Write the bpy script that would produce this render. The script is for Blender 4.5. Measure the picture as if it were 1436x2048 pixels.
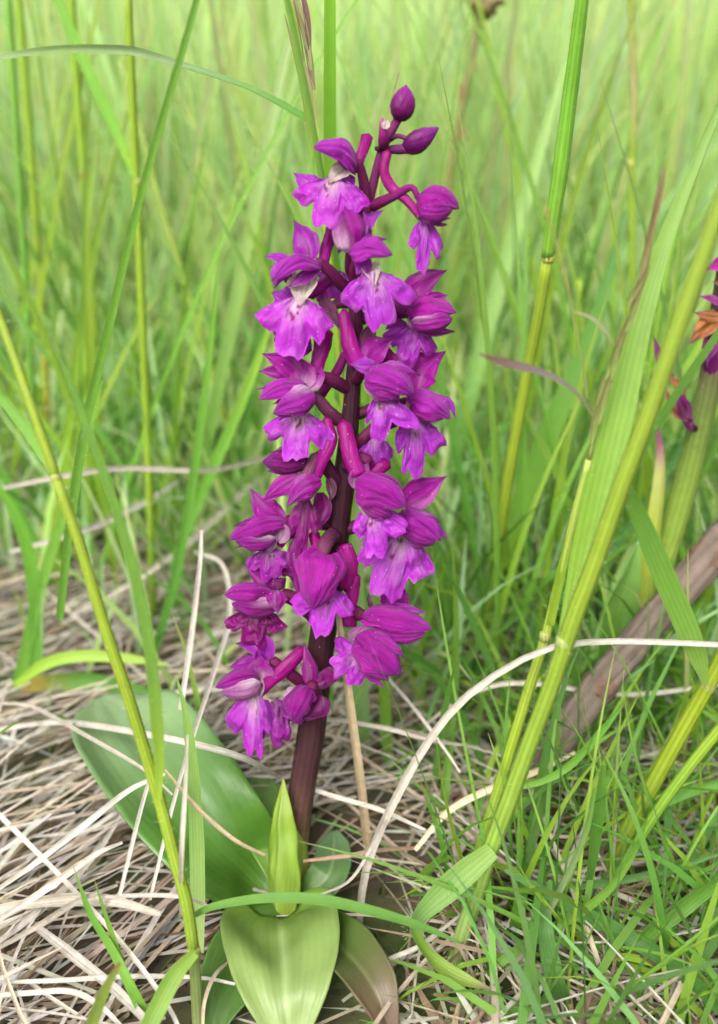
import bpy, math, random
import numpy as np
from mathutils import Vector, noise as mnoise

# ------------------------------------------------------------------ camera, world, sun, exposure
sc = bpy.context.scene
for o in list(bpy.data.objects):
    bpy.data.objects.remove(o)
R_ = math.radians
IW, IH, FPX = 1436.0, 2048.0, 1967.0            # photograph size and focal length in its pixels
PITCH = 25.0
CAM = Vector((0.0, -0.23, 0.2395))
cam_d = bpy.data.cameras.new('camera')
cam = bpy.data.objects.new('camera', cam_d)
sc.collection.objects.link(cam)
cam.location = CAM
cam.rotation_euler = (R_(90 - PITCH), 0, 0)
cam_d.sensor_fit = 'VERTICAL'
cam_d.sensor_height = 24.0
cam_d.lens = 24.0 * FPX / IH
cam_d.clip_start = 0.005
cam_d.clip_end = 400
cam_d.dof.use_dof = True
cam_d.dof.focus_distance = 0.272
cam_d.dof.aperture_fstop = cam_d.lens / 4.7
cam_d.dof.aperture_blades = 0
sc.camera = cam

world = bpy.data.worlds.new('World')
sc.world = world
world.use_nodes = True
wn = world.node_tree
wn.nodes.clear()
sky = wn.nodes.new('ShaderNodeTexSky')
sky.sky_type = 'NISHITA'
sky.sun_disc = False
sky.sun_elevation = R_(46)
sky.sun_rotation = R_(200)
sky.air_density = 1.0
sky.dust_density = 6.0
sky.ozone_density = 0.5
hsv = wn.nodes.new('ShaderNodeHueSaturation')
hsv.inputs['Saturation'].default_value = 0.30     # overcast: a grey-white cloud layer
bg = wn.nodes.new('ShaderNodeBackground')
bg.inputs['Strength'].default_value = 0.12
wo = wn.nodes.new('ShaderNodeOutputWorld')
wn.links.new(sky.outputs[0], hsv.inputs['Color'])
wn.links.new(hsv.outputs[0], bg.inputs['Color'])
wn.links.new(bg.outputs[0], wo.inputs['Surface'])

sun_d = bpy.data.lights.new('sun', 'SUN')
sun_d.energy = 1.5
sun_d.angle = R_(28)
sun_d.color = (1.0, 0.97, 0.92)
sun = bpy.data.objects.new('sun', sun_d)
sc.collection.objects.link(sun)
_az, _el = R_(200), R_(46)
_sd = Vector((math.sin(_az) * math.cos(_el), math.cos(_az) * math.cos(_el), math.sin(_el)))
sun.rotation_euler = _sd.to_track_quat('Z', 'Y').to_euler()
sun.location = _sd * 5

sc.view_settings.view_transform = 'Standard'
sc.view_settings.look = 'None'
sc.view_settings.exposure = 1.28
sc.view_settings.gamma = 1.0
sc.view_settings.use_curve_mapping = False
sc.render.engine = 'CYCLES'
sc.cycles.use_denoising = True
try:
    sc.cycles.denoiser = 'OPENIMAGEDENOISE'
except Exception:
    pass
sc.cycles.use_adaptive_sampling = True
sc.cycles.adaptive_threshold = 0.035
sc.cycles.max_bounces = 7
sc.cycles.diffuse_bounces = 6
sc.cycles.glossy_bounces = 2
sc.cycles.caustics_reflective = False
sc.cycles.caustics_refractive = False
sc.cycles.transmission_bounces = 4
sc.cycles.transparent_max_bounces = 4

# ------------------------------------------------------------------ pixels to places
_p = R_(PITCH)
FWD = Vector((0, math.cos(_p), -math.sin(_p)))
UPV = Vector((0, math.sin(_p), math.cos(_p)))
RGT = Vector((1, 0, 0))

def ray(px, py):
    return FWD * FPX + RGT * (px - IW / 2) + UPV * (IH / 2 - py)

def PY(px, py, y):                               # point of the upright plane Y = y seen at that pixel
    d = ray(px, py)
    return CAM + d * ((y - CAM.y) / d.y)

def PG(px, py, z=0.0):                           # point of the level plane Z = z seen at that pixel
    d = ray(px, py)
    return CAM + d * ((z - CAM.z) / d.z)

def mpp(p):                                      # metres per photograph pixel at a point
    return (Vector(p) - CAM).dot(FWD) / FPX

def ground_z(x, y):
    z = 0.0
    if y > 1.6:
        z = 0.16 * (y - 1.6) if y > 2.4 else 0.16 * (y - 1.6) ** 2 / 1.6
    return z

# ------------------------------------------------------------------ mesh helpers
COL = sc.collection

def make_mesh(name, verts, faces, st=None, col=None, smooth=True):
    me = bpy.data.meshes.new(name)
    me.from_pydata([tuple(v) for v in verts], [], faces)
    if st is not None:
        a = me.attributes.new('st', 'FLOAT_VECTOR', 'POINT')
        a.data.foreach_set('vector', np.asarray(st, dtype=np.float32).ravel())
    if col is not None:
        a = me.attributes.new('Col', 'FLOAT_COLOR', 'POINT')
        c = np.ones((len(verts), 4), dtype=np.float32)
        c[:, :3] = np.asarray(col, dtype=np.float32)
        a.data.foreach_set('color', c.ravel())
    if smooth:
        me.polygons.foreach_set('use_smooth', np.ones(len(me.polygons), dtype=bool))
    me.update()
    return me

def link(name, me, mat, parent=None, kind=None):
    o = bpy.data.objects.new(name, me)
    COL.objects.link(o)
    if me is not None and mat is not None and not me.materials:
        me.materials.append(mat)
    if parent is not None:
        o.parent = parent
    if kind:
        o['kind'] = kind
    return o

def tag(o, label, cat, group=None):
    o['label'] = label
    o['category'] = cat
    if group:
        o['group'] = group
    return o

def thing(name, label, cat, group=None):
    return tag(link(name, None, None), label, cat, group)

def spline(pts, n):
    pts = [Vector(p) for p in pts]
    if len(pts) == 2:
        return [pts[0].lerp(pts[1], i / (n - 1)) for i in range(n)]
    P = [pts[0] * 2 - pts[1]] + pts + [pts[-1] * 2 - pts[-2]]
    seg = [(pts[i + 1] - pts[i]).length for i in range(len(pts) - 1)]
    tot = sum(seg)
    out = []
    for i in range(n):
        s = tot * i / (n - 1)
        k = 0
        while k < len(seg) - 1 and s > seg[k]:
            s -= seg[k]
            k += 1
        t = min(1.0, s / max(seg[k], 1e-9))
        a, b, c, d = P[k], P[k + 1], P[k + 2], P[k + 3]
        out.append(0.5 * ((2 * b) + (c - a) * t + (2 * a - 5 * b + 4 * c - d) * t * t + (3 * b - a - 3 * c + d) * t ** 3))
    return out

def lerp(a, b, t):
    return a + (b - a) * t

def mixc(a, b, t):
    return tuple(a[i] + (b[i] - a[i]) * t for i in range(3))

def interp(tab, v):
    if isinstance(tab, (int, float)):
        return tab
    n = len(tab)
    x = v * (n - 1)
    i = min(n - 2, int(x))
    return tab[i] + (tab[i + 1] - tab[i]) * (x - i)

def sstep(a, b, x):
    t = min(1.0, max(0.0, (x - a) / (b - a)))
    return t * t * (3 - 2 * t)

def tangents(c):
    n = len(c)
    return [(c[min(n - 1, i + 1)] - c[max(0, i - 1)]).normalized() for i in range(n)]

def nz(p, s=1.0, seed=0.0):
    return mnoise.noise(Vector((p[0] * s + seed, p[1] * s + seed * 1.7, p[2] * s - seed)))

def grid_faces(nv, nu, close=False):
    f = []
    for i in range(nv - 1):
        for j in range(nu if close else nu - 1):
            k = (j + 1) % nu
            f.append((i * nu + j, i * nu + k, (i + 1) * nu + k, (i + 1) * nu + j))
    return f

def col_at(col, v):
    """a colour, or a list of (position, colour) stops along the length"""
    if isinstance(col[0], (int, float)):
        return col
    for (a, ca), (b, cb) in zip(col, col[1:]):
        if v <= b:
            return mixc(ca, cb, max(0.0, (v - a) / max(1e-6, b - a)))
    return col[-1][1]

def blade_mesh(name, pts, widths, col, face=(0, -1, 0.3), keel=0.25, n=18, nu=5, roll=0.0, wob=0.0, seed=0.0):
    """strip with a keeled cross-section along a spline; widths are full widths in metres along the length"""
    c = spline(pts, n)
    T = tangents(c)
    face = Vector(face).normalized()
    V, S, C = [], [], []
    for i in range(n):
        v = i / (n - 1)
        w = interp(widths, v) * 0.5
        side = T[i].cross(face)
        if side.length < 1e-5:
            side = T[i].cross(Vector((0, 0, 1)))
        side.normalize()
        nor = side.cross(T[i]).normalized()
        r = interp(roll, v)
        if r:
            side, nor = side * math.cos(r) + nor * math.sin(r), nor * math.cos(r) - side * math.sin(r)
        cc = col_at(col, v)
        for j in range(nu):
            u = -1 + 2 * j / (nu - 1)
            p = c[i] + side * (u * w) + nor * (w * keel * (abs(u) - 0.4))
            if wob:
                p += nor * (wob * w * nz((u * 1.5, v * 5, 0), 1, seed))
            V.append(p)
            S.append((u, v, 0))
            C.append(cc)
    return make_mesh(name, V, grid_faces(n, nu), S, C)

def tube_mesh(name, pts, radii, col, n=14, ns=8, ridges=0.0, nr=5, squash=1.0, face=(0, -1, 0.2), twist=0.0, bump=0.0, seed=0.0, roundend=False):
    c = spline(pts, n)
    T = tangents(c)
    face = Vector(face).normalized()
    V, S, C = [], [], []
    for i in range(n):
        v = i / (n - 1)
        r = interp(radii, v)
        side = T[i].cross(face)
        if side.length < 1e-5:
            side = T[i].cross(Vector((1, 0, 0)))
        side.normalize()
        nor = side.cross(T[i]).normalized()
        cc = col_at(col, v)
        for j in range(ns):
            a = 2 * math.pi * j / ns
            rr = r * (1 + ridges * math.cos(nr * (a + twist * v)))
            if bump:
                rr *= 1 + bump * nz((math.cos(a), math.sin(a), v * 6), 1.3, seed)
            V.append(c[i] + side * (rr * math.cos(a)) + nor * (rr * squash * math.sin(a)))
            S.append((2 * j / ns - 1, v, 0))
            C.append(cc)
    F = grid_faces(n, ns, True)
    b = len(V)
    e = T[-1] * (interp(radii, 1.0) * (0.8 if roundend else 0.2))
    V += [c[0] - T[0] * (interp(radii, 0.0) * 0.2), c[-1] + e]
    S += [(0, 0, 0), (0, 1, 0)]
    C += [col_at(col, 0), col_at(col, 1)]
    for j in range(ns):
        k = (j + 1) % ns
        F.append((b, k, j))
        F.append((b + 1, (n - 1) * ns + j, (n - 1) * ns + k))
    return make_mesh(name, V, F, S, C)

# ------------------------------------------------------------------ materials
def nodes_of(name):
    m = bpy.data.materials.new(name)
    m.use_nodes = True
    t = m.node_tree
    t.nodes.clear()
    return m, t

def N(t, kind, **kw):
    n = t.nodes.new(kind)
    for k, v in kw.items():
        setattr(n, k, v)
    return n

def math_node(t, op, a, b=None):
    n = N(t, 'ShaderNodeMath', operation=op)
    for i, x in enumerate((a, b)):
        if x is None:
            continue
        if isinstance(x, (int, float)):
            n.inputs[i].default_value = x
        else:
            t.links.new(x, n.inputs[i])
    return n.outputs[0]

def plant_material(name, rough=0.45, spec=0.35, trans=0.4, veins=40.0, vein_amt=0.12, noise_scale=300.0, noise_amt=0.25,
                   bump=0.15, rand=0.25, specks=0.0, streak=1.0, tboost=1.15, sheen=0.0, hue=0.02, speck_scale=1300.0, val=1.0):
    m, t = nodes_of(name)
    L = t.links.new
    col = N(t, 'ShaderNodeAttribute', attribute_name='Col')
    st = N(t, 'ShaderNodeAttribute', attribute_name='st')
    sep = N(t, 'ShaderNodeSeparateXYZ')
    L(st.outputs['Vector'], sep.inputs[0])
    tc = N(t, 'ShaderNodeTexCoord')
    oi = N(t, 'ShaderNodeObjectInfo')
    # veins: sine across the strip, broken up by noise
    nv = N(t, 'ShaderNodeTexNoise')
    nv.inputs['Scale'].default_value = 3.0
    nv.inputs['Detail'].default_value = 2.0
    mp = N(t, 'ShaderNodeMapping')
    mp.inputs['Scale'].default_value = (veins * 0.5, 1.6 * streak, 1)
    L(st.outputs['Vector'], mp.inputs[0])
    L(mp.outputs[0], nv.inputs['Vector'])
    s = math_node(t, 'SINE', math_node(t, 'MULTIPLY', sep.outputs[0], veins))
    vv = math_node(t, 'ADD', math_node(t, 'MULTIPLY', s, 0.5), math_node(t, 'MULTIPLY', math_node(t, 'SUBTRACT', nv.outputs[0], 0.5), 2.0))
    nn = N(t, 'ShaderNodeTexNoise')
    nn.inputs['Scale'].default_value = noise_scale
    nn.inputs['Detail'].default_value = 4.0
    nn.inputs['Roughness'].default_value = 0.6
    L(tc.outputs['Object'], nn.inputs['Vector'])
    f = math_node(t, 'ADD', val, math_node(t, 'MULTIPLY', vv, vein_amt))
    f = math_node(t, 'ADD', f, math_node(t, 'MULTIPLY', math_node(t, 'SUBTRACT', nn.outputs[0], 0.5), noise_amt * 2))
    f = math_node(t, 'ADD', f, math_node(t, 'MULTIPLY', math_node(t, 'SUBTRACT', oi.outputs['Random'], 0.5), rand))
    h = N(t, 'ShaderNodeHueSaturation')
    L(col.outputs['Color'], h.inputs['Color'])
    L(f, h.inputs['Value'])
    L(math_node(t, 'ADD', 0.5, math_node(t, 'MULTIPLY', math_node(t, 'SUBTRACT', oi.outputs['Random'], 0.5), hue)), h.inputs['Hue'])
    color = h.outputs[0]
    if specks:
        vo = N(t, 'ShaderNodeTexVoronoi')
        vo.inputs['Scale'].default_value = speck_scale
        L(tc.outputs['Object'], vo.inputs['Vector'])
        pick = N(t, 'ShaderNodeSeparateColor')
        L(vo.outputs['Color'], pick.inputs[0])
        k = math_node(t, 'MULTIPLY', math_node(t, 'LESS_THAN', vo.outputs['Distance'], 0.2), math_node(t, 'LESS_THAN', pick.outputs[0], specks))
        mx = N(t, 'ShaderNodeMix', data_type='RGBA')
        L(math_node(t, 'MULTIPLY', k, 0.5), mx.inputs[0])
        L(color, mx.inputs[6])
        mx.inputs[7].default_value = (0.8, 0.55, 0.75, 1)
        color = mx.outputs[2]
    bp = N(t, 'ShaderNodeBump')
    bp.inputs['Strength'].default_value = bump
    bp.inputs['Distance'].default_value = 0.0003
    L(math_node(t, 'ADD', vv, nn.outputs[0]), bp.inputs['Height'])
    pr = N(t, 'ShaderNodeBsdfPrincipled')
    pr.inputs['Roughness'].default_value = rough
    pr.inputs['Specular IOR Level'].default_value = spec
    if sheen:
        pr.inputs['Sheen Weight'].default_value = sheen
        pr.inputs['Sheen Roughness'].default_value = 0.4
    L(color, pr.inputs['Base Color'])
    L(bp.outputs[0], pr.inputs['Normal'])
    out = N(t, 'ShaderNodeOutputMaterial')
    if trans > 0:
        tr = N(t, 'ShaderNodeBsdfTranslucent')
        g = N(t, 'ShaderNodeHueSaturation')
        g.inputs['Value'].default_value = tboost
        L(color, g.inputs['Color'])
        L(g.outputs[0], tr.inputs['Color'])
        L(bp.outputs[0], tr.inputs['Normal'])
        mix = N(t, 'ShaderNodeMixShader')
        mix.inputs[0].default_value = trans
        L(pr.outputs[0], mix.inputs[1])
        L(tr.outputs[0], mix.inputs[2])
        L(mix.outputs[0], out.inputs['Surface'])
    else:
        L(pr.outputs[0], out.inputs['Surface'])
    return m

M_GRASS = plant_material('grass leaf', rough=0.42, spec=0.3, trans=0.48, veins=16, vein_amt=0.13, noise_scale=260, noise_amt=0.12, bump=0.25, rand=0.22, hue=0.02)
M_MEADOW = plant_material('meadow grass', rough=0.5, spec=0.2, trans=0.52, veins=10, vein_amt=0.08, noise_scale=120, noise_amt=0.1, bump=0.1, rand=0.0, tboost=1.35)
M_STEM = plant_material('grass stem', val=0.84, rough=0.45, spec=0.22, trans=0.18, veins=30, vein_amt=0.24, noise_scale=200, noise_amt=0.14, bump=0.25, rand=0.12)
M_STRAW = plant_material('dry straw', rough=0.55, spec=0.3, trans=0.12, veins=14, vein_amt=0.16, noise_scale=420, noise_amt=0.4, bump=0.5, rand=0.45, hue=0.012, streak=0.7)
M_PETAL = plant_material('orchid petal', rough=0.45, spec=0.18, trans=0.38, veins=11, vein_amt=0.19, noise_scale=900, noise_amt=0.24, bump=0.8, rand=0.14, specks=0.05, streak=0.5, tboost=1.2, sheen=0.1, hue=0.012)
M_SPUR = plant_material('orchid spur', rough=0.42, spec=0.2, trans=0.22, veins=6, vein_amt=0.2, noise_scale=600, noise_amt=0.3, bump=0.6, rand=0.14, specks=0.035, streak=0.6)
M_OSTEM = plant_material('orchid stem', rough=0.45, spec=0.14, trans=0.0, veins=44, vein_amt=0.22, noise_scale=500, noise_amt=0.3, bump=0.35, rand=0.05, specks=0.012, streak=0.35)
M_OLEAF = plant_material('orchid leaf', rough=0.36, spec=0.4, trans=0.28, veins=46, vein_amt=0.035, noise_scale=110, noise_amt=0.16, bump=0.18, rand=0.05, streak=0.5)
M_BARK = plant_material('dead bark', rough=0.75, spec=0.15, trans=0.0, veins=34, vein_amt=0.25, noise_scale=170, noise_amt=0.6, bump=1.0, rand=0.0, streak=0.9)
M_HAIR = plant_material('plant hair', rough=0.5, spec=0.2, trans=0.5, veins=1, vein_amt=0.0, noise_amt=0.0, bump=0.0)

def ground_material():
    m, t = nodes_of('meadow soil')
    L = t.links.new
    tc = N(t, 'ShaderNodeTexCoord')
    n1 = N(t, 'ShaderNodeTexNoise')
    n1.inputs['Scale'].default_value = 45
    n1.inputs['Detail'].default_value = 8
    L(tc.outputs['Object'], n1.inputs['Vector'])
    n2 = N(t, 'ShaderNodeTexNoise')
    n2.inputs['Scale'].default_value = 14
    n2.inputs['Detail'].default_value = 5
    L(tc.outputs['Object'], n2.inputs['Vector'])
    cr = N(t, 'ShaderNodeValToRGB')
    cr.color_ramp.elements[0].position = 0.3
    cr.color_ramp.elements[0].color = (0.022, 0.016, 0.009, 1)
    cr.color_ramp.elements[1].position = 0.72
    cr.color_ramp.elements[1].color = (0.10, 0.07, 0.04, 1)
    L(n1.outputs[0], cr.inputs[0])
    cg = N(t, 'ShaderNodeValToRGB')
    cg.color_ramp.elements[0].position = 0.45
    cg.color_ramp.elements[1].position = 0.62
    L(n2.outputs[0], cg.inputs[0])
    mx = N(t, 'ShaderNodeMix', data_type='RGBA')
    L(cg.outputs[0], mx.inputs[0])
    L(cr.outputs[0], mx.inputs[6])
    mx.inputs[7].default_value = (0.045, 0.062, 0.012, 1)
    sp = N(t, 'ShaderNodeSeparateXYZ')
    L(tc.outputs['Object'], sp.inputs[0])
    mr = N(t, 'ShaderNodeMapRange')
    mr.inputs['From Min'].default_value = 0.3
    mr.inputs['From Max'].default_value = 1.1
    L(sp.outputs[1], mr.inputs['Value'])
    turf = N(t, 'ShaderNodeMix', data_type='RGBA')          # turf closes over the soil further out
    L(mr.outputs[0], turf.inputs[0])
    L(mx.outputs[2], turf.inputs[6])
    turf.inputs[7].default_value = (0.44, 0.54, 0.24, 1)
    mx = turf
    bp = N(t, 'ShaderNodeBump')
    bp.inputs['Strength'].default_value = 0.9
    bp.inputs['Distance'].default_value = 0.006
    L(n1.outputs[0], bp.inputs['Height'])
    pr = N(t, 'ShaderNodeBsdfPrincipled')
    pr.inputs['Roughness'].default_value = 0.9
    L(mx.outputs[2], pr.inputs['Base Color'])
    L(bp.outputs[0], pr.inputs['Normal'])
    o = N(t, 'ShaderNodeOutputMaterial')
    L(pr.outputs[0], o.inputs['Surface'])
    return m

M_SOIL = ground_material()

# palette (linear base colours)
G_BRIGHT = (0.20, 0.39, 0.055)
G_MID = (0.13, 0.30, 0.045)
G_DEEP = (0.075, 0.20, 0.03)
G_COOL = (0.13, 0.29, 0.085)
G_YEL = (0.26, 0.37, 0.035)
G_LIME = (0.26, 0.42, 0.04)
G_PALE = (0.36, 0.50, 0.17)
STRAW = (0.43, 0.385, 0.32)
STRAW_W = (0.50, 0.465, 0.41)
STRAW_B = (0.29, 0.225, 0.16)
RED = (0.22, 0.09, 0.075)

# ------------------------------------------------------------------ ground
def build_ground():
    xs = [-60, -20, -8, -4, -2, -1, -0.5, 0, 0.5, 1, 2, 4, 8, 20, 60]
    ys = [-20, -4, -1, -0.3, 0, 0.3, 0.7, 1.1, 1.6, 1.8, 2.0, 2.2, 2.4, 3, 4, 6, 10, 20, 60]
    V = [(x, y, ground_z(x, y)) for y in ys for x in xs]
    me = make_mesh('ground', V, grid_faces(len(ys), len(xs)))
    link('ground', me, M_SOIL, kind='structure')

build_ground()

# ------------------------------------------------------------------ loose masses: far grass, litter, moss
def strips(name, rng, items, mat, nseg=5):
    """items: (base, dir_xy, length, width, bend, lean, colour0, colour1) -> one mesh of narrow strips"""
    n = len(items)
    V = np.zeros((n, (nseg + 1) * 2, 3), dtype=np.float32)
    S = np.zeros_like(V)
    C = np.zeros_like(V)
    for k, (b, az, ln, w, bend, el0, c0, c1, faz) in enumerate(items):
        x, y, z = b
        el = el0
        dx, dy = math.cos(az), math.sin(az)
        sx, sy = math.cos(faz), math.sin(faz)
        for i in range(nseg + 1):
            v = i / nseg
            ww = w * 0.5 * min(1.0, (1.02 - v) * 2.2) * (0.75 + 0.25 * min(1, v * 4))
            V[k, 2 * i] = (x - sx * ww, y - sy * ww, z)
            V[k, 2 * i + 1] = (x + sx * ww, y + sy * ww, z)
            S[k, 2 * i] = (-1, v, 0)
            S[k, 2 * i + 1] = (1, v, 0)
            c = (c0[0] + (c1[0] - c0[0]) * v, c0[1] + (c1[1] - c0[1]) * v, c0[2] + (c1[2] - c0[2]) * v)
            C[k, 2 * i] = c
            C[k, 2 * i + 1] = c
            st = ln / nseg
            x += math.cos(el) * dx * st
            y += math.cos(el) * dy * st
            z += math.sin(el) * st
            el -= bend / nseg
    m = (nseg + 1) * 2
    base = np.arange(n)[:, None, None] * m
    q = np.array([[2 * i, 2 * i + 1, 2 * i + 3, 2 * i + 2] for i in range(nseg)])[None]
    F = (base + q).reshape(-1, 4)
    me = bpy.data.meshes.new(name)
    nv, nf = n * m, len(F)
    me.vertices.add(nv)
    me.vertices.foreach_set('co', V.ravel())
    me.loops.add(nf * 4)
    me.loops.foreach_set('vertex_index', F.astype(np.int32).ravel())
    me.polygons.add(nf)
    me.polygons.foreach_set('loop_start', np.arange(nf, dtype=np.int32) * 4)
    me.polygons.foreach_set('loop_total', np.full(nf, 4, dtype=np.int32))
    me.polygons.foreach_set('use_smooth', np.ones(nf, dtype=bool))
    me.update(calc_edges=True)
    a = me.attributes.new('st', 'FLOAT_VECTOR', 'POINT')
    a.data.foreach_set('vector', S.ravel())
    a = me.attributes.new('Col', 'FLOAT_COLOR', 'POINT')
    CC = np.ones((nv, 4), dtype=np.float32)
    CC[:, :3] = C.reshape(-1, 3)
    a.data.foreach_set('color', CC.ravel())
    return link(name, me, mat, kind='stuff')

def jit(rng, c, a):
    k = 1 + rng.uniform(-a, a)
    return tuple(max(0.0, x * k * (1 + rng.uniform(-a, a) * 0.4)) for x in c)

def far_grass():
    rng = random.Random(11)
    items = []
    pal = [(0.45, 0.58, 0.19), (0.39, 0.56, 0.19), (0.52, 0.61, 0.29), (0.34, 0.52, 0.23), (0.53, 0.59, 0.22), (0.41, 0.57, 0.30), (0.44, 0.59, 0.33)]
    # the tall sward: from half a metre behind the orchid to the far slope
    for k in range(12500):
        r = 0.40 + 5.5 * rng.random() ** 2.0
        half = 0.42 * (r + 0.23) + 0.08
        x = rng.uniform(-half, half)
        y = r
        ln = rng.uniform(0.22, 0.5) * (0.75 + 0.25 * min(1.0, r))
        w = rng.uniform(0.0014, 0.0040) * (1 + 0.3 * r)
        c = jit(rng, rng.choice(pal), 0.22)
        if rng.random() < 0.035:
            c = jit(rng, (0.42, 0.36, 0.22), 0.2)
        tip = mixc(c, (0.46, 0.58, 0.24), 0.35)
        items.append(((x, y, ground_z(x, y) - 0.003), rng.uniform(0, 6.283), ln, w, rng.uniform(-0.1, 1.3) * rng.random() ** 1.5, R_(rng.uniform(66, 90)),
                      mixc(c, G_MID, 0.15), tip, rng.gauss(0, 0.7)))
    # thinner, shorter blades between the sward and the orchid
    for k in range(4200):
        y = 0.05 + 0.6 * rng.random() ** 0.6
        half = 0.42 * (y + 0.23) + 0.05
        x = rng.uniform(-half, half)
        if x < 0.02 and y < 0.2 and rng.random() < 0.75:
            continue
        ln = rng.uniform(0.05, 0.22) * (0.45 + y)
        c = jit(rng, rng.choice(pal + [G_MID, G_DEEP]), 0.25)
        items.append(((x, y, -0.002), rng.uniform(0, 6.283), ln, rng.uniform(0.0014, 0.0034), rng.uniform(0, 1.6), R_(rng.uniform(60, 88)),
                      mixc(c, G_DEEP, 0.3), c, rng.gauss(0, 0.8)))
        # low fresh grass through the litter, thick beside and behind the yellow stems
    for k in range(1000):
        y = -0.085 + 0.36 * rng.random()
        x = rng.uniform(0.015 if y > 0.0 else 0.03, 0.42 * (y + 0.23) + 0.06)
        if y < 0.02 and rng.random() < 0.35:
            continue
        c = jit(rng, rng.choice([G_BRIGHT, G_MID, G_MID, G_LIME, G_COOL, G_DEEP]), 0.25)
        ln = rng.uniform(0.045, 0.13) * (0.7 + 1.6 * max(0, y))
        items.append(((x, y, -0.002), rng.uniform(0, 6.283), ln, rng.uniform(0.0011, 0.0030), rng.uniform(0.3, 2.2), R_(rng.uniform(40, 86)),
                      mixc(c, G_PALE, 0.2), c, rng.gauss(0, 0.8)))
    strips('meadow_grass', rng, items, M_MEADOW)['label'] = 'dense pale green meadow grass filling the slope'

def litter():
    rng = random.Random(5)
    items = []
    for k in range(4400):
        y = -0.09 + 0.75 * rng.random() ** 1.25
        half = 0.42 * (y + 0.23) + 0.06
        x = rng.uniform(-half, half)
        if -0.050 < x < 0.012 and y < 0.025:             # under the orchid's own leaves
            continue
        z = 0.001 + 0.011 * rng.random() ** 1.7
        if x < 0.02:
            az = rng.gauss(R_(38), 0.45)
        else:
            az = rng.gauss(R_(10), 1.0)
        if rng.random() < 0.5:
            az += math.pi
        c = jit(rng, rng.choice([STRAW, STRAW, STRAW_W, STRAW_W, STRAW_B, (0.33, 0.26, 0.19), (0.16, 0.11, 0.07)] if x < 0.02 else [STRAW, STRAW_W, STRAW_B, STRAW_B, (0.25, 0.18, 0.12), (0.16, 0.11, 0.07)]), 0.22)
        w = rng.choice([0.0008, 0.0010, 0.0012, 0.0014, 0.0017]) * rng.uniform(0.8, 1.2)
        items.append(((x, y, z), az, rng.uniform(0.02, 0.085), w, rng.uniform(-0.15, 0.5), rng.uniform(-0.05, 0.22) * (0.2 if -0.12 < x < 0.03 and y < 0.1 else 1), c, jit(rng, c, 0.12), az + math.pi / 2))
    strips('straw_litter', rng, items, M_STRAW, 4)['label'] = 'matted layer of dry straw bits covering the soil'
    items = []
    for k in range(6000):
        y = -0.09 + 0.7 * rng.random()
        half = 0.42 * (y + 0.23) + 0.06
        x = rng.uniform(-half, half)
        if nz((x, y, 0), 22, 3.1) < 0.02:
            continue
        az = rng.uniform(0, 6.283)
        c = jit(rng, rng.choice([(0.05, 0.075, 0.012), (0.08, 0.10, 0.02), (0.05, 0.05, 0.02)]), 0.3)
        items.append(((x, y, 0.0), az, rng.uniform(0.003, 0.009), rng.uniform(0.0006, 0.0012), 0.6, R_(rng.uniform(30, 90)), c, mixc(c, (0.13, 0.15, 0.03), 0.4), az + 1.57))
    strips('moss', rng, items, M_GRASS, 2)['label'] = 'dark green moss patches between the straw'

far_grass()
litter()

# ------------------------------------------------------------------ the flowering orchid
LEAN = math.tan(R_(12))                         # the spike leans a little away from the viewer
def O(x, y, d=0.0):
    """a place on the orchid: photograph pixel, and millimetres in front of the upright plane its stem stands in"""
    r = ray(x, y)
    return CAM + r * ((-d / 1000.0 - CAM.y + LEAN * CAM.z) / (r.y - LEAN * r.z))

MAG = (0.285, 0.007, 0.245)
MAGD = (0.165, 0.003, 0.115)
VIO = (0.325, 0.026, 0.41)
VIOD = (0.165, 0.008, 0.215)
PALE = (0.60, 0.42, 0.55)
WHITE = (0.62, 0.53, 0.47)
OVAR = (0.085, 0.005, 0.042)
OVD = (0.042, 0.006, 0.022)
BRACT = (0.115, 0.026, 0.07)
SPUR = (0.205, 0.0025, 0.115)
_cnt = [0]

def seedn():
    _cnt[0] += 1
    return _cnt[0] * 3.37

def prof_petal(v, sharp=1.0):
    return max(0.0, (0.34 + 0.66 * math.sin(math.pi * min(1, v * 1.08) ** 0.85) ** 1.0)) * (1 - v ** (3.0 / sharp)) ** 0.75

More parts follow.
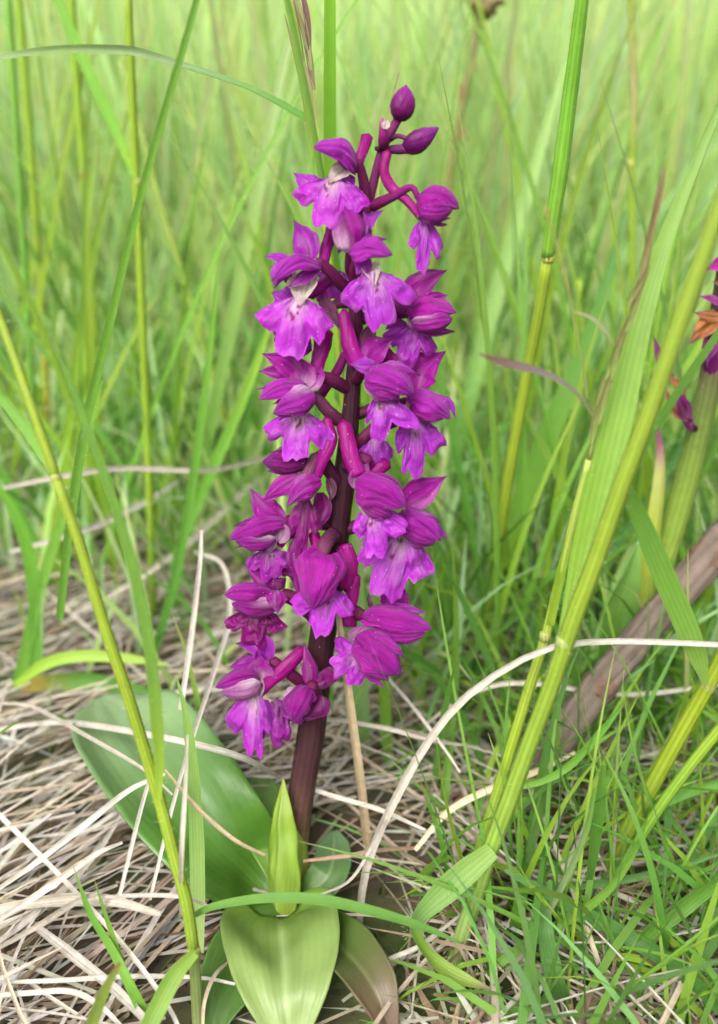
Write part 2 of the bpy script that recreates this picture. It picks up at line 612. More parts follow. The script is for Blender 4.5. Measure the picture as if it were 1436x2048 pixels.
def petal(name, base, mid, tip, w, cup=0.35, col=MAG, pale=0.0, parent=None, tilt=(0.0, 0.0), nv=18, nu=11, frill=0.10, mat=None, rollv=0.0):
    b, t_ = O(*base), O(*tip)
    m_ = O(*mid) if mid else (b + t_) / 2 + FWD * (-(b - t_).length * 0.12)
    c = spline([b, m_, t_], nv)
    T = tangents(c)
    sd = seedn()
    W = w * mpp(m_) * 0.57
    face = (-FWD + RGT * tilt[0] + UPV * tilt[1]).normalized()
    V, S, C = [], [], []
    for i in range(nv):
        v = i / (nv - 1)
        side = T[i].cross(face).normalized()
        nor = side.cross(T[i]).normalized()
        r = rollv * v
        side, nor = side * math.cos(r) + nor * math.sin(r), nor * math.cos(r) - side * math.sin(r)
        pw = prof_petal(v) * W
        for j in range(nu):
            u = -1 + 2 * j / (nu - 1)
            q = nz((u * 1.2, v * 2.2, 0), 1.6, sd)
            e = nz((u * 3, v * 9, 2), 1.0, sd)
            p = c[i] + side * (u * pw * (1 + 0.12 * e * abs(u))) + nor * (pw * cup * (u * u - 0.4) + W * frill * q * 1.9 + W * 0.16 * e * u * u)
            p -= nor * (0.10 * pw * math.exp(-(u / 0.12) ** 2))
            V.append(p)
            S.append((u, v, sd))
            cc = mixc(col, PALE, pale * (1 - sstep(0.0, 0.62, v)) * (0.55 + 0.45 * (1 - abs(u))))
            cc = mixc(cc, mixc(col, VIO, 0.6), 0.35 * sstep(0.55, 1.0, v))
            bl = nz((u * 1.1, v * 1.6, 7), 1.4, sd)
            cc = mixc(cc, PALE, 0.15 * sstep(0.05, 0.5, bl))
            k = (1 - 0.28 * math.exp(-(u / 0.13) ** 2) * (1 - v)) * (1 - 0.16 * max(0, math.sin(u * 17 + 4 * bl)) ** 3)
            C.append(tuple(x * k for x in cc))
    return link(name, make_mesh(name, V, grid_faces(nv, nu), S, C), mat or M_PETAL, parent)

def hood(base, tip, w, ang=90, el=25, col=MAG, pale=0.0, parent=None, arc=112, bulge=0.10, name='hood', heart=0.0, bw=0.42, nv=22, nu=27, side_pale=1):
    b, t_ = O(*base), O(*tip)
    ax = t_ - b
    a = R_(ang)
    e = R_(el)
    out = (RGT * math.cos(a) + UPV * math.sin(a)) * math.cos(e) - FWD * math.sin(e)
    T0 = ax.normalized()
    out = (out - T0 * out.dot(T0)).normalized()
    c = spline([b, b + ax * 0.5 + out * ax.length * bulge, t_], nv)
    T = tangents(c)
    sd = seedn()
    W = w * mpp(b) * 0.57
    V, S, C = [], [], []
    for i in range(nv):
        v = i / (nv - 1)
        o = (out - T[i] * out.dot(T[i])).normalized()
        s = T[i].cross(o).normalized()
        pr = (bw + (1 - bw) * math.sin(math.pi * min(1.0, v * 0.62 + 0.12)) ** 1.2) * (1 - v ** 3.2) ** 0.7
        if v < 0.12:
            pr *= 0.5 * (1 + bw * bw) + (1 - 0.5 * (1 + bw * bw)) * sstep(0, 0.12, v)
        if heart:
            pr = (0.45 + 0.55 * sstep(-0.05, 0.28, v)) * (1 - v ** 1.7) ** 0.85
        for j in range(nu):
            u = -1 + 2 * j / (nu - 1)
            th = R_(arc) * u
            r = W * pr
            uu = u + 0.16 * nz((v * 2.2, 3, 0), 1.0, sd)
            d = math.exp(-((abs(uu) - 0.38) / 0.06) ** 2)
            r *= 1 - 0.17 * d * (1 - 0.4 * v) + 0.06 * math.exp(-(uu / 0.09) ** 2)
            r *= 1 + 0.34 * nz((u * 1.4, v * 2.1, 1), 1.5, sd) + 0.11 * nz((u * 5, v * 4, 1), 1.5, sd)
            r *= 1 + 0.16 * sstep(0.75, 1.0, abs(u)) * (1 - v)
            r *= 1 + 0.10 * math.sin(7 * v + sd) * abs(u) ** 3
            p = c[i] + o * (r * math.cos(th) * 0.72) + s * (r * math.sin(th))
            if heart:
                p -= T[i] * (heart * W * abs(u) ** 1.3 * (1 - v) ** 2 * 1.4)
            p += T[i] * (W * 0.35 * nz((u * 4, 0.3, v), 1.0, sd) * (1 - 0.6 * v) * abs(u))
            p += s * (W * 0.12 * nz((v * 2.4, 5, 0), 1.3, sd))
            V.append(p)
            S.append((u * 2, v, sd))
            pl = pale * (1 - sstep(0.05, 0.75, v)) * sstep(0.15, 0.7, u * side_pale)
            cc = mixc(col, PALE, pl)
            cc = mixc(cc, mixc(col, VIO, 0.7), 0.4 * sstep(0.5, 1.0, v))
            vn = math.sin(uu * 34 + 3 * nz((v * 3, 0, 0), 1, sd))
            C.append(tuple(x * (1 - 0.38 * d) * (1 - 0.09 * max(0, vn) * (1 - 0.5 * v)) for x in cc))
    return link(name, make_mesh(name, V, grid_faces(nv, nu), S, C), M_PETAL, parent)

def lip(base, tip, w, fold=0.35, tilt=(0.0, 0.25), col=VIO, pale=0.8, parent=None, spots=5, mid=1.0, name='lip', crumple=0.07, neck=0.3, lob=(1.0, 1.0), curl=0.14, n=35):
    b, t_ = O(*base), O(*tip)
    ax = t_ - b
    Ln = ax.length
    T0 = ax.normalized()
    face = (-FWD + RGT * tilt[0] + UPV * tilt[1])
    face = (face - T0 * face.dot(T0)).normalized()
    side = T0.cross(face).normalized()
    W = w * mpp(b) * 0.59
    Ln *= 1.05
    sd = seedn()
    rng = random.Random(int(sd * 10))
    sp = [(rng.gauss(0, 0.13), rng.uniform(0.08, 0.42), rng.uniform(0.035, 0.06)) for _ in range(spots)]
    V, S, C = [], [], []
    for i in range(n):
        v = i / (n - 1)
        for j in range(n):
            u = -1 + 2 * j / (n - 1)
            au = abs(u)
            lb = lob[0] if u < 0 else lob[1]
            # fan outline: notched middle lobe, rounded side lobes, toothed edge
            ph = R_(82) * u
            rho = 0.80 + 0.20 * mid * math.exp(-(au / 0.24) ** 4) - 0.10 * math.exp(-(u / 0.055) ** 2)
            rho -= 0.20 * math.exp(-((au - 0.33) / 0.055) ** 2)
            rho *= 1 - 0.42 * sstep(0.74, 1.0, au)
            rho *= 1.05 + 0.10 * nz((u * 17, 0, 0), 1.0, sd) + 0.20 * nz((u * 4.5, 1, 0), 1.0, sd)
            x = (u * neck * 0.8 * (1 - v) ** 1.5 + 1.56 * v * rho * math.sin(ph)) * W * lb
            y = v * rho * math.cos(ph) * Ln
            if au > 0.45:
                y += 0.12 * Ln * v * (au - 0.45)
            hw = 0.4 + 0.6 * v
            q = nz((u * 1.3, v * 2.0, 0), 1.5, sd)
            f = nz((u * 5, v * 4, 0), 1.2, sd)
            zz = -fold * W * (au ** 1.5) * (0.4 + 0.6 * v) + 0.11 * W * q * 2 + 0.12 * W * f * v * (0.4 + au)
            zz += Ln * curl * math.sin(math.pi * v * 0.75)
            zz -= 0.10 * W * math.exp(-(u / 0.10) ** 2) * (1 - v)
            if crumple:
                zz += crumple * W * nz((u * 3, v * 3.5, 4), 1.4, sd)
                x += crumple * 0.35 * W * nz((u * 3, v * 3.5, 9), 1.4, sd)
            V.append(b + T0 * y + side * x + face * zz)
            S.append((u, v, sd))
            pl = pale * math.exp(-(v / 0.36) ** 2) * math.exp(-(u / 0.55) ** 2)
            cc = mixc(col, mixc(PALE, WHITE, 0.6), min(1, pl))
            cc = mixc(cc, mixc(col, MAG, 0.55), 0.5 * sstep(0.1, 0.5, q + 0.25) * v)
            cc = mixc(cc, PALE, 0.10 * sstep(0.05, 0.5, f))
            vk = 1 - 0.20 * max(0, math.sin(u * 26 + 2.5 * q)) ** 4 * (1 - 0.5 * v)
            cc = tuple(z_ * vk for z_ in cc)
            for (su, sv, sr) in sp:
                dd = math.hypot((u - su) * hw, (v - sv) * 0.9)
                cc = mixc(cc, (0.12, 0.004, 0.05), 0.85 * (1 - sstep(sr * 0.5, sr, dd)))
            C.append(cc)
    return link(name, make_mesh(name, V, grid_faces(n, n), S, C), M_PETAL, parent)

def otube(name, pts, w0, w1, col, parent, mat=None, ridges=0.06, twist=3.0, wm=None, squash=0.9, ns=12):
    P = [O(*p) for p in pts]
    s = mpp(P[0]) * 0.5
    wm = wm if wm is not None else (w0 + w1) / 2
    me = tube_mesh(name, P, [w0 * s, wm * s, w1 * s], col, n=16, ns=ns, ridges=ridges, nr=3, twist=twist, squash=squash, bump=0.10, seed=seedn(), roundend=True)
    return link(name, me, mat or M_SPUR, parent)

orchid = thing('orchid_plant', 'purple orchid with tall dense flower spike and broad glossy basal leaves', 'orchid')
orchid.location = (0, 0, 0)

STEM = [(582, 1812, 0), (588, 1740, 0), (600, 1600, 0), (622, 1463, 0), (643, 1282, 0), (668, 1120, 0), (678, 1035, 0), (690, 940, 0),
        (703, 800, 0), (712, 672, 0), (711, 588, 0), (717, 510, 0), (733, 421, 0), (746, 368, 0), (762, 305, 0), (775, 275, 0), (796, 238, 0)]
STEMW = [46, 47, 52, 56, 53, 49, 46, 44, 33, 29, 28, 25, 22, 18, 17, 19, 17]
def build_stem():
    P = [O(*p) for p in STEM]
    c = spline(P, 90)
    # widths follow the traced stops
    L = [0]
    for a, b in zip(P, P[1:]):
        L.append(L[-1] + (b - a).length)
    rad = []
    for i in range(90):
        s = L[-1] * i / 89
        k = max(j for j in range(len(L)) if L[j] <= s + 1e-9)
        k = min(k, len(L) - 2)
        t = (s - L[k]) / (L[k + 1] - L[k])
        rad.append(lerp(STEMW[k] * mpp(P[k]), STEMW[k + 1] * mpp(P[k + 1]), t) * 0.5)
    cols = [(0, (0.26, 0.33, 0.04)), (0.05, (0.22, 0.24, 0.045)), (0.12, (0.10, 0.06, 0.036)), (0.2, (0.045, 0.018, 0.020)), (0.36, (0.024, 0.007, 0.010)),
            (0.7, (0.022, 0.004, 0.010)), (0.82, (0.055, 0.004, 0.027)), (1, (0.10, 0.005, 0.058))]
    me = tube_mesh('stem', c, rad, cols, n=90, ns=18, ridges=0.025, nr=7, bump=0.05, seed=2.2)
    link('stem', me, M_OSTEM, orchid)
build_stem()

RW = random.Random(404)
def flower(parts):
    f = link('flower', None, None, orchid)
    for p in parts:
        k, a = p[0], p[1:]
        if k == 'H':
            hood(*a[0:3], parent=f, **(a[3] if len(a) > 3 else {}))
            kw = a[3] if len(a) > 3 else {}
            if a[2] >= 44 and 'heart' not in kw:
                b, t_, w = a[0], a[1], a[2]
                ax, ay = t_[0] - b[0], t_[1] - b[1]
                ln = math.hypot(ax, ay)
                for sg in (-1, 1):
                    if RW.random() < 0.3:
                        continue
                    q, k = sg * w * RW.uniform(0.30, 0.60), RW.uniform(0.72, 1.02)
                    tip = (b[0] + ax * k - ay / ln * q, b[1] + ay * k + ax / ln * q, t_[2] + RW.uniform(-5, 2))
                    mid = (b[0] + ax * 0.5 - ay / ln * q * 0.9, b[1] + ay * 0.5 + ax / ln * q * 0.9, (b[2] + t_[2]) / 2 + RW.uniform(-1, 2))
                    petal('petal', b, mid, tip, w * RW.uniform(0.34, 0.55), cup=RW.uniform(-0.5, 0.5), col=mixc(kw.get('col', MAG), VIO, RW.uniform(0.1, 0.6)),
                          pale=RW.uniform(0, 0.5), parent=f, tilt=(RW.uniform(-0.5, 0.5), RW.uniform(-0.3, 0.5)), frill=0.22)
        elif k == 'S':
            petal('sepal', *a[0:4], parent=f, **(a[4] if len(a) > 4 else {}))
        elif k == 'P':
            petal('petal', *a[0:4], parent=f, **(a[4] if len(a) > 4 else {}))
        elif k == 'B':
            petal('bract', *a[0:4], parent=f, **dict(dict(col=BRACT, cup=0.5), **(a[4] if len(a) > 4 else {})))
        elif k == 'T':
            petal('throat', a[0], a[1], a[2], a[3] * 0.8, parent=f, **dict(dict(col=WHITE, cup=0.9, pale=0.0), **(a[4] if len(a) > 4 else {})))
        elif k == 'L':
            lip(*a[0:3], parent=f, **(a[3] if len(a) > 3 else {}))
        elif k == 'U':
            otube('spur', a[0], a[1], a[2], [(0, mixc(SPUR, MAG, 0.3)), (1, SPUR)], f, squash=0.75, **(a[3] if len(a) > 3 else {}))
        elif k == 'O':
            otube('ovary', a[0], a[1], a[2], a[3] if len(a) > 3 else [(0, OVD), (1, OVAR)], f, mat=M_OSTEM)
    return f

D = dict
FLOWERS = [
 # upper flower looking out beside the buds
 [('O', [(737, 405, 0), (727, 362, 2), (717, 322, 4)], 27, 15),
  ('U', [(714, 345, 1), (722, 312, 0), (735, 274, -3)], 17, 25),
  ('H', (708, 342, 4), (627, 294, 10), 62, D(ang=75, el=38, bulge=0.16, col=mixc(MAG, VIO, 0.45))),
  ('T', (690, 335, 4), None, (655, 368, 9), 44, D(cup=0.5, tilt=(-0.2, -0.3))),
  ('S', (655, 378, 5), (622, 372, 6), (587, 346, 4), 46, D(col=VIO, tilt=(-0.1, 0.2))),
  ('S', (690, 352, 2), None, (708, 385, 3), 26, D(col=VIO)),
  ('L', (668, 352, 7), (652, 452, 10), 116, D(fold=0.4, tilt=(-0.15, 0.2), pale=0.9, col=mixc(VIO, MAG, 0.2)))],
 # flower held out sideways under the second bud
 [('O', [(744, 412, 0), (785, 394, 4), (822, 374, 7), (836, 396, 7)], 24, 11, [(0, OVAR), (1, mixc(OVAR, MAG, 0.4))]),
  ('U', [(842, 436, 6), (812, 398, 5), (782, 374, 4), (768, 342, 4), (775, 306, 4)], 15, 19, D(wm=22)),
  ('H', (836, 404, 6), (918, 418, 8), 66, D(ang=88, el=30, pale=0.35, side_pale=-1, bulge=0.14)),
  ('H', (838, 420, 9), (905, 420, 10), 44, D(ang=275, el=55, pale=0.4)),
  ('T', (838, 425, 5), None, (850, 458, 6), 20, D(col=mixc(PALE, MAG, 0.3))),
  ('L', (847, 440, 6), (836, 538, 8), 72, D(fold=0.25, tilt=(0.3, 0.1), pale=0.25, spots=0, lob=(1.0, 0.55)))],
 # flower turned up, its pale back showing
 [('O', [(713, 560, 0), (700, 530, 5), (703, 498, 7)], 26, 20),
  ('H', (707, 503, 10), (682, 412, 8), 64, D(ang=20, el=55, pale=0.75, col=mixc(MAGD, MAG, 0.6), side_pale=-1)),
  ('S', (734, 488, 6), (728, 452, 8), (768, 418, 6), 34, D(col=VIO, pale=0.3)),
  ('S', (692, 466, 3), None, (676, 510, 2), 20, D(col=VIO, pale=0.6)),
  ('L', (715, 400, -3), (722, 440, -4), 60, D(pale=0.1, spots=0))],
 # open flower facing out, lip spread over the stem
 [('O', [(714, 590, 0), (706, 550, 6), (712, 512, 9)], 22, 16),
  ('H', (706, 508, 11), (784, 512, 16), 56, D(ang=80, el=42, bulge=0.12, col=mixc(MAG, VIO, 0.3))),
  ('P', (742, 538, 12), (726, 530, 13), (712, 550, 13), 40, D(col=VIO, cup=-0.4)),
  ('T', (738, 530, 10), None, (752, 572, 15), 44, D(tilt=(0.1, -0.2))),
  ('L', (749, 543, 13), (762, 652, 15), 116, D(fold=0.35, tilt=(0.1, 0.2), pale=0.75, mid=0.98))],
 # flower with two raised sepals, pale speckled throat
 [('O', [(700, 585, 0), (668, 552, 4), (638, 522, 6)], 27, 20),
  ('U', [(646, 530, 4), (655, 490, 1), (668, 450, -1)], 22, 28),
  ('S', (622, 520, 4), (612, 485, 4), (589, 440, 2), 52, D(col=mixc(MAG, VIO, 0.5), tilt=(-0.2, 0))),
  ('S', (582, 520, 6), None, (527, 512, 6), 20, D(col=VIO, cup=-0.3)),
  ('H', (638, 536, 7), (543, 562, 13), 54, D(ang=105, el=30, bulge=0.2, col=mixc(MAG, VIO, 0.4))),
  ('P', (585, 545, 8), (560, 545, 10), (548, 578, 10), 40, D(col=VIO, cup=-0.45)),
  ('T', (622, 540, 6), (616, 562, 8), (600, 615, 12), 44, D(cup=0.5)),
  ('T', (586, 545, 8), (590, 570, 9), (598, 612, 11), 28, D(cup=0.5)),
  ('S', (588, 596, 4), (566, 592, 4), (542, 585, 2), 40, D(col=VIO, tilt=(0, 0.3))),
  ('L', (598, 596, 10), (580, 702, 14), 118, D(fold=0.3, tilt=(-0.1, 0.15), pale=0.9, spots=7, mid=1.0)),
  ('L', (600, 650, 1), (568, 718, 0), 66, D(col=VIOD, pale=0.0, spots=0))],
 # flower mostly hidden behind the spike
 [('O', [(706, 605, -2), (680, 606, -2), (655, 618, -3)], 24, 18),
  ('U', [(660, 556, -2), (642, 572, 2), (619, 588, 4)], 22, 25),
  ('B', (642, 596, 3), (662, 625, 5), (680, 660, 4), 27),
  ('L', (688, 545, -5), (668, 598, -6), 74, D(col=VIO, pale=0.1, spots=0)),
  ('S', (640, 580, 1), None, (655, 615, 0), 26)],
 # sideways flower with long upper sepal
 [('O', [(716, 640, -1), (765, 628, -1), (816, 628, 1)], 24, 18),
  ('S', (806, 598, 0), (850, 562, 1), (895, 540, 1), 50, D(tilt=(0.1, -0.1))),
  ('S', (800, 575, -2), (812, 605, 1), (828, 650, 2), 52, D(col=MAGD, pale=0.2)),
  ('H', (818, 625, 4), (912, 626, 8), 72, D(ang=80, el=25, bulge=0.05)),
  ('S', (850, 605, 4), None, (897, 590, 4), 26, D(col=MAG)),
  ('H', (826, 645, 7), (905, 638, 10), 46, D(ang=285, el=50, pale=1.0, bulge=0.12, side_pale=-1)),
  ('T', (822, 632, 4), None, (832, 664, 4), 26, D(col=mixc(PALE, MAG, 0.4))),
  ('L', (830, 652, 3), (812, 724, 3), 84, D(fold=0.3, tilt=(0.25, 0.1), pale=0.15, col=mixc(VIO, VIOD, 0.4), spots=0)),
  ('L', (806, 640, 1), (782, 680, 1), 46, D(col=VIOD, pale=0.0, spots=0))],
 # broad flower with upright blunt spur
 [('O', [(700, 780, 0), (668, 762, 4), (634, 752, 6)], 27, 26),
  ('O', [(690, 850, 0), (660, 826, 3), (628, 790, 5)], 30, 22, [(0, OVD), (1, BRACT)]),
  ('U', [(628, 752, 6), (640, 712, 4), (648, 664, 3)], 26, 40, D(wm=32)),
  ('S', (610, 765, 7), (572, 728, 8), (523, 707, 6), 44, D(cup=0.3)),
  ('P', (613, 778, 8), (604, 745, 8), (590, 708, 6), 50, D(pale=0.6)),
  ('P', (614, 778, 8), (628, 750, 8), (640, 722, 5), 44, D(pale=0.7)),
  ('S', (580, 752, 6), (550, 744, 7), (516, 742, 5), 26),
  ('H', (612, 775, 8), (518, 800, 11), 50, D(ang=110, el=30, col=mixc(MAG, VIO, 0.25))),
  ('H', (626, 788, 10), (546, 826, 15), 52, D(ang=250, el=60, pale=0.8, col=mixc(MAG, VIO, 0.25), bulge=0.12)),
  ('T', (606, 800, 6), None, (600, 842, 9), 50, D(cup=0.3)),
  ('L', (602, 822, 8), (588, 916, 11), 104, D(fold=0.45, tilt=(-0.1, 0.15), pale=1.0, crumple=0.12)),
  ('U', [(692, 708, -3), (668, 752, -3), (640, 792, -3)], 20, 20)],
 # front flower with thick spur standing against the stem
 [('O', [(712, 760, 3), (722, 745, 7), (735, 735, 9)], 26, 24),
  ('U', [(716, 728, 8), (698, 680, 8), (688, 626, 7)], 40, 22, D(wm=33)),
  ('B', (728, 706, 6), (736, 675, 5), (748, 636, 2), 30),
  ('S', (736, 726, 9), (752, 698, 10), (788, 676, 8), 50, D(tilt=(0, 0.2))),
  ('P', (772, 735, 7), None, (776, 690, 5), 40, D(col=MAGD)),
  ('P', (750, 728, 11), (725, 730, 13), (698, 728, 12), 32, D(col=VIO, cup=-0.3)),
  ('H', (735, 748, 12), (828, 788, 17), 66, D(ang=50, el=48, bulge=0.10, col=mixc(MAG, VIO, 0.2))),
  ('H', (732, 762, 14), (800, 796, 16), 42, D(ang=230, el=55, pale=1.0, side_pale=1)),
  ('L', (762, 790, 13), (748, 872, 14), 104, D(fold=0.35, tilt=(-0.2, 0.1), pale=0.8, lob=(1.1, 0.35))),
  ('U', [(782, 790, 5), (790, 815, 5), (782, 850, 4)], 22, 26)],
 # sideways flower with flame-shaped sepal
 [('O', [(708, 830, -2), (760, 815, 0), (815, 805, 2)], 25, 20),
  ('S', (832, 782, 0), (842, 740, 1), (892, 702, 0), 70, D(cup=0.25)),
  ('H', (818, 792, 5), (900, 838, 9), 60, D(ang=60, el=30, col=mixc(MAG, VIO, 0.35))),
  ('S', (878, 792, 5), (900, 808, 6), (912, 840, 5), 14, D(col=VIO)),
  ('H', (822, 812, 7), (886, 838, 9), 38, D(ang=265, el=50, pale=0.9)),
  ('T', (820, 800, 4), None, (828, 850, 5), 30),
  ('L', (829, 832, 5), (812, 942, 7), 100, D(fold=0.3, tilt=(0.2, 0.1), pale=0.6, lob=(1.1, 0.5))),
  ('S', (836, 845, 3), (848, 866, 3), (874, 872, 2), 17, D(col=VIO))],
 # flower peeping out behind the stem
 [('O', [(695, 905, 0), (722, 880, 2), (748, 855, 2)], 30, 20),
  ('L', (748, 872, 2), (746, 950, 1), 62, D(pale=0.4, col=VIO, spots=0)),
  ('U', [(742, 948, 5), (764, 934, 5), (774, 928, 4)], 26, 26)],
 # drooping flower seen from above, crumpled hood
 [('O', [(684, 975, 0), (662, 945, 4), (636, 915, 7), (612, 955, 10)], 30, 24, [(0, OVD), (0.6, OVD), (1, BRACT)]),
  ('U', [(632, 955, 9), (650, 910, 9), (661, 875, 8), (653, 840, 7)], 18, 20, D(wm=30)),
  ('H', (612, 922, 7), (526, 922, 10), 44, D(ang=250, el=55, col=MAGD)),
  ('P', (600, 905, 5), None, (540, 905, 7), 30, D(col=MAGD, frill=0.25)),
  ('S', (600, 952, 9), (560, 975, 11), (523, 1004, 11), 38, D(cup=-0.4)),
  ('S', (642, 962, 10), (605, 975, 14), (573, 1016, 15), 48, D(cup=-0.4)),
  ('H', (628, 970, 11), (585, 1000, 13), 34, D(ang=280, el=50)),
  ('L', (612, 1000, 8), (604, 1100, 9), 50, D(col=MAGD, pale=0.1, spots=1, fold=0.6)),
  ('P', (640, 985, 6), (644, 1020, 6), (628, 1072, 6), 36, D(col=MAGD)),
  ('B', (657, 955, 5), (664, 980, 6), (660, 1005, 5), 20)],
 # flower pointing out on a short stalk, pale lower lobe
 [('O', [(662, 1050, 0), (615, 1042, 2), (570, 1042, 4)], 30, 24),
  ('U', [(556, 1088, 6), (575, 1070, 6), (600, 1058, 4)], 24, 20),
  ('S', (568, 1040, 5), (530, 1018, 5), (499, 976, 3), 48, D(cup=0.3)),
  ('H', (572, 1046, 7), (458, 1080, 12), 46, D(ang=110, el=35)),
  ('P', (552, 1082, 8), (556, 1062, 9), (545, 1036, 8), 46, D(col=mixc(MAGD, PALE, 0.25), pale=0.5)),
  ('H', (550, 1078, 10), (470, 1083, 13), 32, D(ang=265, el=50, pale=1.0)),
  ('T', (548, 1070, 8), None, (538, 1108, 8), 24, D(col=mixc(PALE, MAG, 0.35))),
  ('L', (538, 1098, 7), (543, 1156, 8), 78, D(fold=0.25, col=mixc(VIO, MAGD, 0.5), pale=0.4, spots=2)),
  ('P', (604, 1055, 5), (596, 1100, 7), (580, 1158, 7), 30, D(col=MAG)),
  ('P', (585, 1100, 3), None, (590, 1175, 4), 30, D(col=MAGD))],
 # front flower whose spur leans on the stem
 [('O', [(694, 935, 3), (715, 918, 6), (738, 922, 7)], 30, 26),
  ('U', [(716, 950, 11), (700, 905, 10), (688, 850, 8)], 34, 32, D(wm=34)),
  ('P', (714, 978, 11), (722, 950, 12), (738, 925, 9), 42, D(col=mixc(MAG, PALE, 0.1), pale=0.4)),
  ('H', (716, 966, 13), (812, 1014, 19), 74, D(ang=45, el=50, bulge=0.10)),
  ('H', (716, 986, 15), (782, 1030, 18), 40, D(ang=230, el=50, pale=1.0)),
  ('T', (728, 1000, 12), None, (752, 1040, 14), 40),
  ('L', (744, 1012, 14), (748, 1108, 16), 104, D(fold=0.35, tilt=(-0.15, 0.15), pale=0.9, lob=(1.05, 0.6), crumple=0.08)),
  ('P', (760, 1028, 8), None, (775, 1062, 7), 36, D(col=OVAR))],
 # sideways flower with pointed sepal and frayed tip
 [('O', [(682, 1060, -1), (750, 1045, 1), (806, 1035, 2)], 28, 22),
  ('S', (806, 1008, 1), (846, 982, 2), (894, 952, 1), 56, D(cup=0.25)),
  ('H', (802, 1026, 6), (882, 1082, 10), 58, D(ang=50, el=35, col=mixc(MAG, VIO, 0.3))),
  ('S', (852, 1040, 6), (875, 1060, 7), (898, 1078, 6), 20, D(col=VIO)),
  ('H', (806, 1050, 8), (872, 1086, 11), 44, D(ang=260, el=45, pale=0.6)),
  ('T', (800, 1045, 5), None, (806, 1085, 6), 30),
  ('L', (806, 1066, 6), (768, 1178, 9), 116, D(fold=0.3, tilt=(0.1, 0.1), pale=0.7, col=mixc(VIO, VIOD, 0.3), spots=3))],
 # dark flower on a thick curved stalk
 [('O', [(640, 1240, 0), (602, 1205, 5), (566, 1190, 6)], 40, 28),
  ('S', (545, 1178, 7), (515, 1150, 8), (486, 1126, 7), 30),
  ('P', (566, 1178, 7), None, (545, 1155, 8), 34, D(col=MAGD, cup=-0.6)),
  ('H', (548, 1192, 8), (448, 1190, 12), 50, D(ang=100, el=35)),
  ('H', (556, 1212, 10), (463, 1208, 13), 38, D(ang=270, el=50, pale=0.7, col=mixc(MAG, MAGD, 0.4))),
  ('P', (552, 1180, 12), None, (556, 1228, 14), 38, D(col=mixc(MAG, MAGD, 0.3), cup=-0.3)),
  ('L', (510, 1218, 7), (508, 1286, 8), 92, D(col=MAGD, pale=0.15, spots=0, crumple=0.25)),
  ('L', (545, 1118, 4), (540, 1165, 4), 60, D(col=MAGD, pale=0.1, spots=0))],
 # heart-shaped hooded flower over the stem
 [('O', [(668, 1070, 4), (652, 1085, 9), (642, 1122, 13)], 34, 26, [(0, OVD), (1, BRACT)]),
  ('U', [(628, 1118, 8), (632, 1095, 7), (628, 1068, 6)], 20, 24),
  ('H', (644, 1116, 14), (626, 1218, 20), 98, D(ang=20, el=82, heart=0.34, bulge=0.12, arc=98, bw=0.9)),
  ('P', (600, 1138, 11), None, (612, 1216, 14), 30, D(col=mixc(MAG, MAGD, 0.5))),
  ('L', (652, 1172, 13), (640, 1262, 17), 98, D(fold=0.3, tilt=(0.2, 0.2), pale=0.7, spots=2)),
  ('P', (596, 1075, 5), None, (588, 1165, 8), 34, D(col=mixc(MAG, MAGD, 0.5))),
  ('U', [(690, 1090, 3), (700, 1130, 4), (695, 1175, 4)], 32, 34)],
 # twin-lobed flower thrust outward low on the spike
 [('O', [(656, 1245, 0), (690, 1218, 3), (724, 1232, 6)], 34, 26),
  ('U', [(694, 1250, 5), (702, 1200, 5), (712, 1152, 4)], 36, 20, D(wm=28)),
  ('S', (778, 1222, 4), (790, 1192, 4), (784, 1156, 2), 54, D(cup=0.2)),
  ('S', (742, 1216, 4), None, (736, 1182, 3), 10, D(col=BRACT)),
  ('H', (728, 1230, 7), (864, 1256, 12), 56, D(ang=85, el=35, bulge=0.05)),
  ('H', (750, 1254, 9), (852, 1266, 12), 44, D(ang=275, el=45, pale=0.9)),
  ('P', (712, 1285, 10), None, (732, 1246, 10), 44, D(col=mixc(MAG, PALE, 0.25), pale=0.5)),
  ('H', (716, 1274, 13), (800, 1352, 18), 74, D(ang=40, el=50, col=mixc(MAG, MAGD, 0.2))),
  ('H', (708, 1288, 15), (776, 1362, 18), 40, D(ang=225, el=50, pale=1.2)),
  ('L', (728, 1312, 11), (662, 1338, 13), 78, D(fold=0.25, tilt=(0, 0.2), pale=0.8, spots=0)),
  ('P', (640, 1352, 8), None, (680, 1358, 9), 38, D(col=MAGD, cup=-0.5))],
 # lowest flower with white lower lobe and long spur
 [('O', [(634, 1392, 0), (600, 1362, 5), (572, 1342, 7), (545, 1322, 7)], 26, 22),
  ('U', [(516, 1388, 9), (552, 1352, 9), (584, 1322, 8), (606, 1300, 6)], 20, 26, D(wm=30)),
  ('S', (530, 1322, 7), (522, 1292, 8), (470, 1287, 7), 46, D(col=mixc(MAG, VIO, 0.6), cup=0.3)),
  ('S', (515, 1322, 8), None, (458, 1333, 9), 30, D(col=mixc(MAG, VIO, 0.3))),
  ('P', (522, 1362, 9), (520, 1335, 10), (522, 1308, 8), 52, D(pale=0.6)),
  ('H', (516, 1352, 10), (431, 1376, 14), 40, D(ang=115, el=35)),
  ('H', (520, 1368, 12), (442, 1384, 15), 40, D(ang=265, el=55, pale=1.6, col=mixc(MAG, PALE, 0.3))),
  ('T', (520, 1355, 9), None, (512, 1405, 10), 30),
  ('L', (512, 1384, 10), (514, 1500, 13), 84, D(fold=0.3, tilt=(-0.1, 0.15), pale=1.0, spots=1, lob=(0.6, 1.1))),
  ('L', (545, 1402, 9), (568, 1480, 10), 80, D(col=mixc(VIO, MAGD, 0.6), pale=0.2, spots=1, crumple=0.35))],
 # small crumpled flower pressed to the stem below the spike
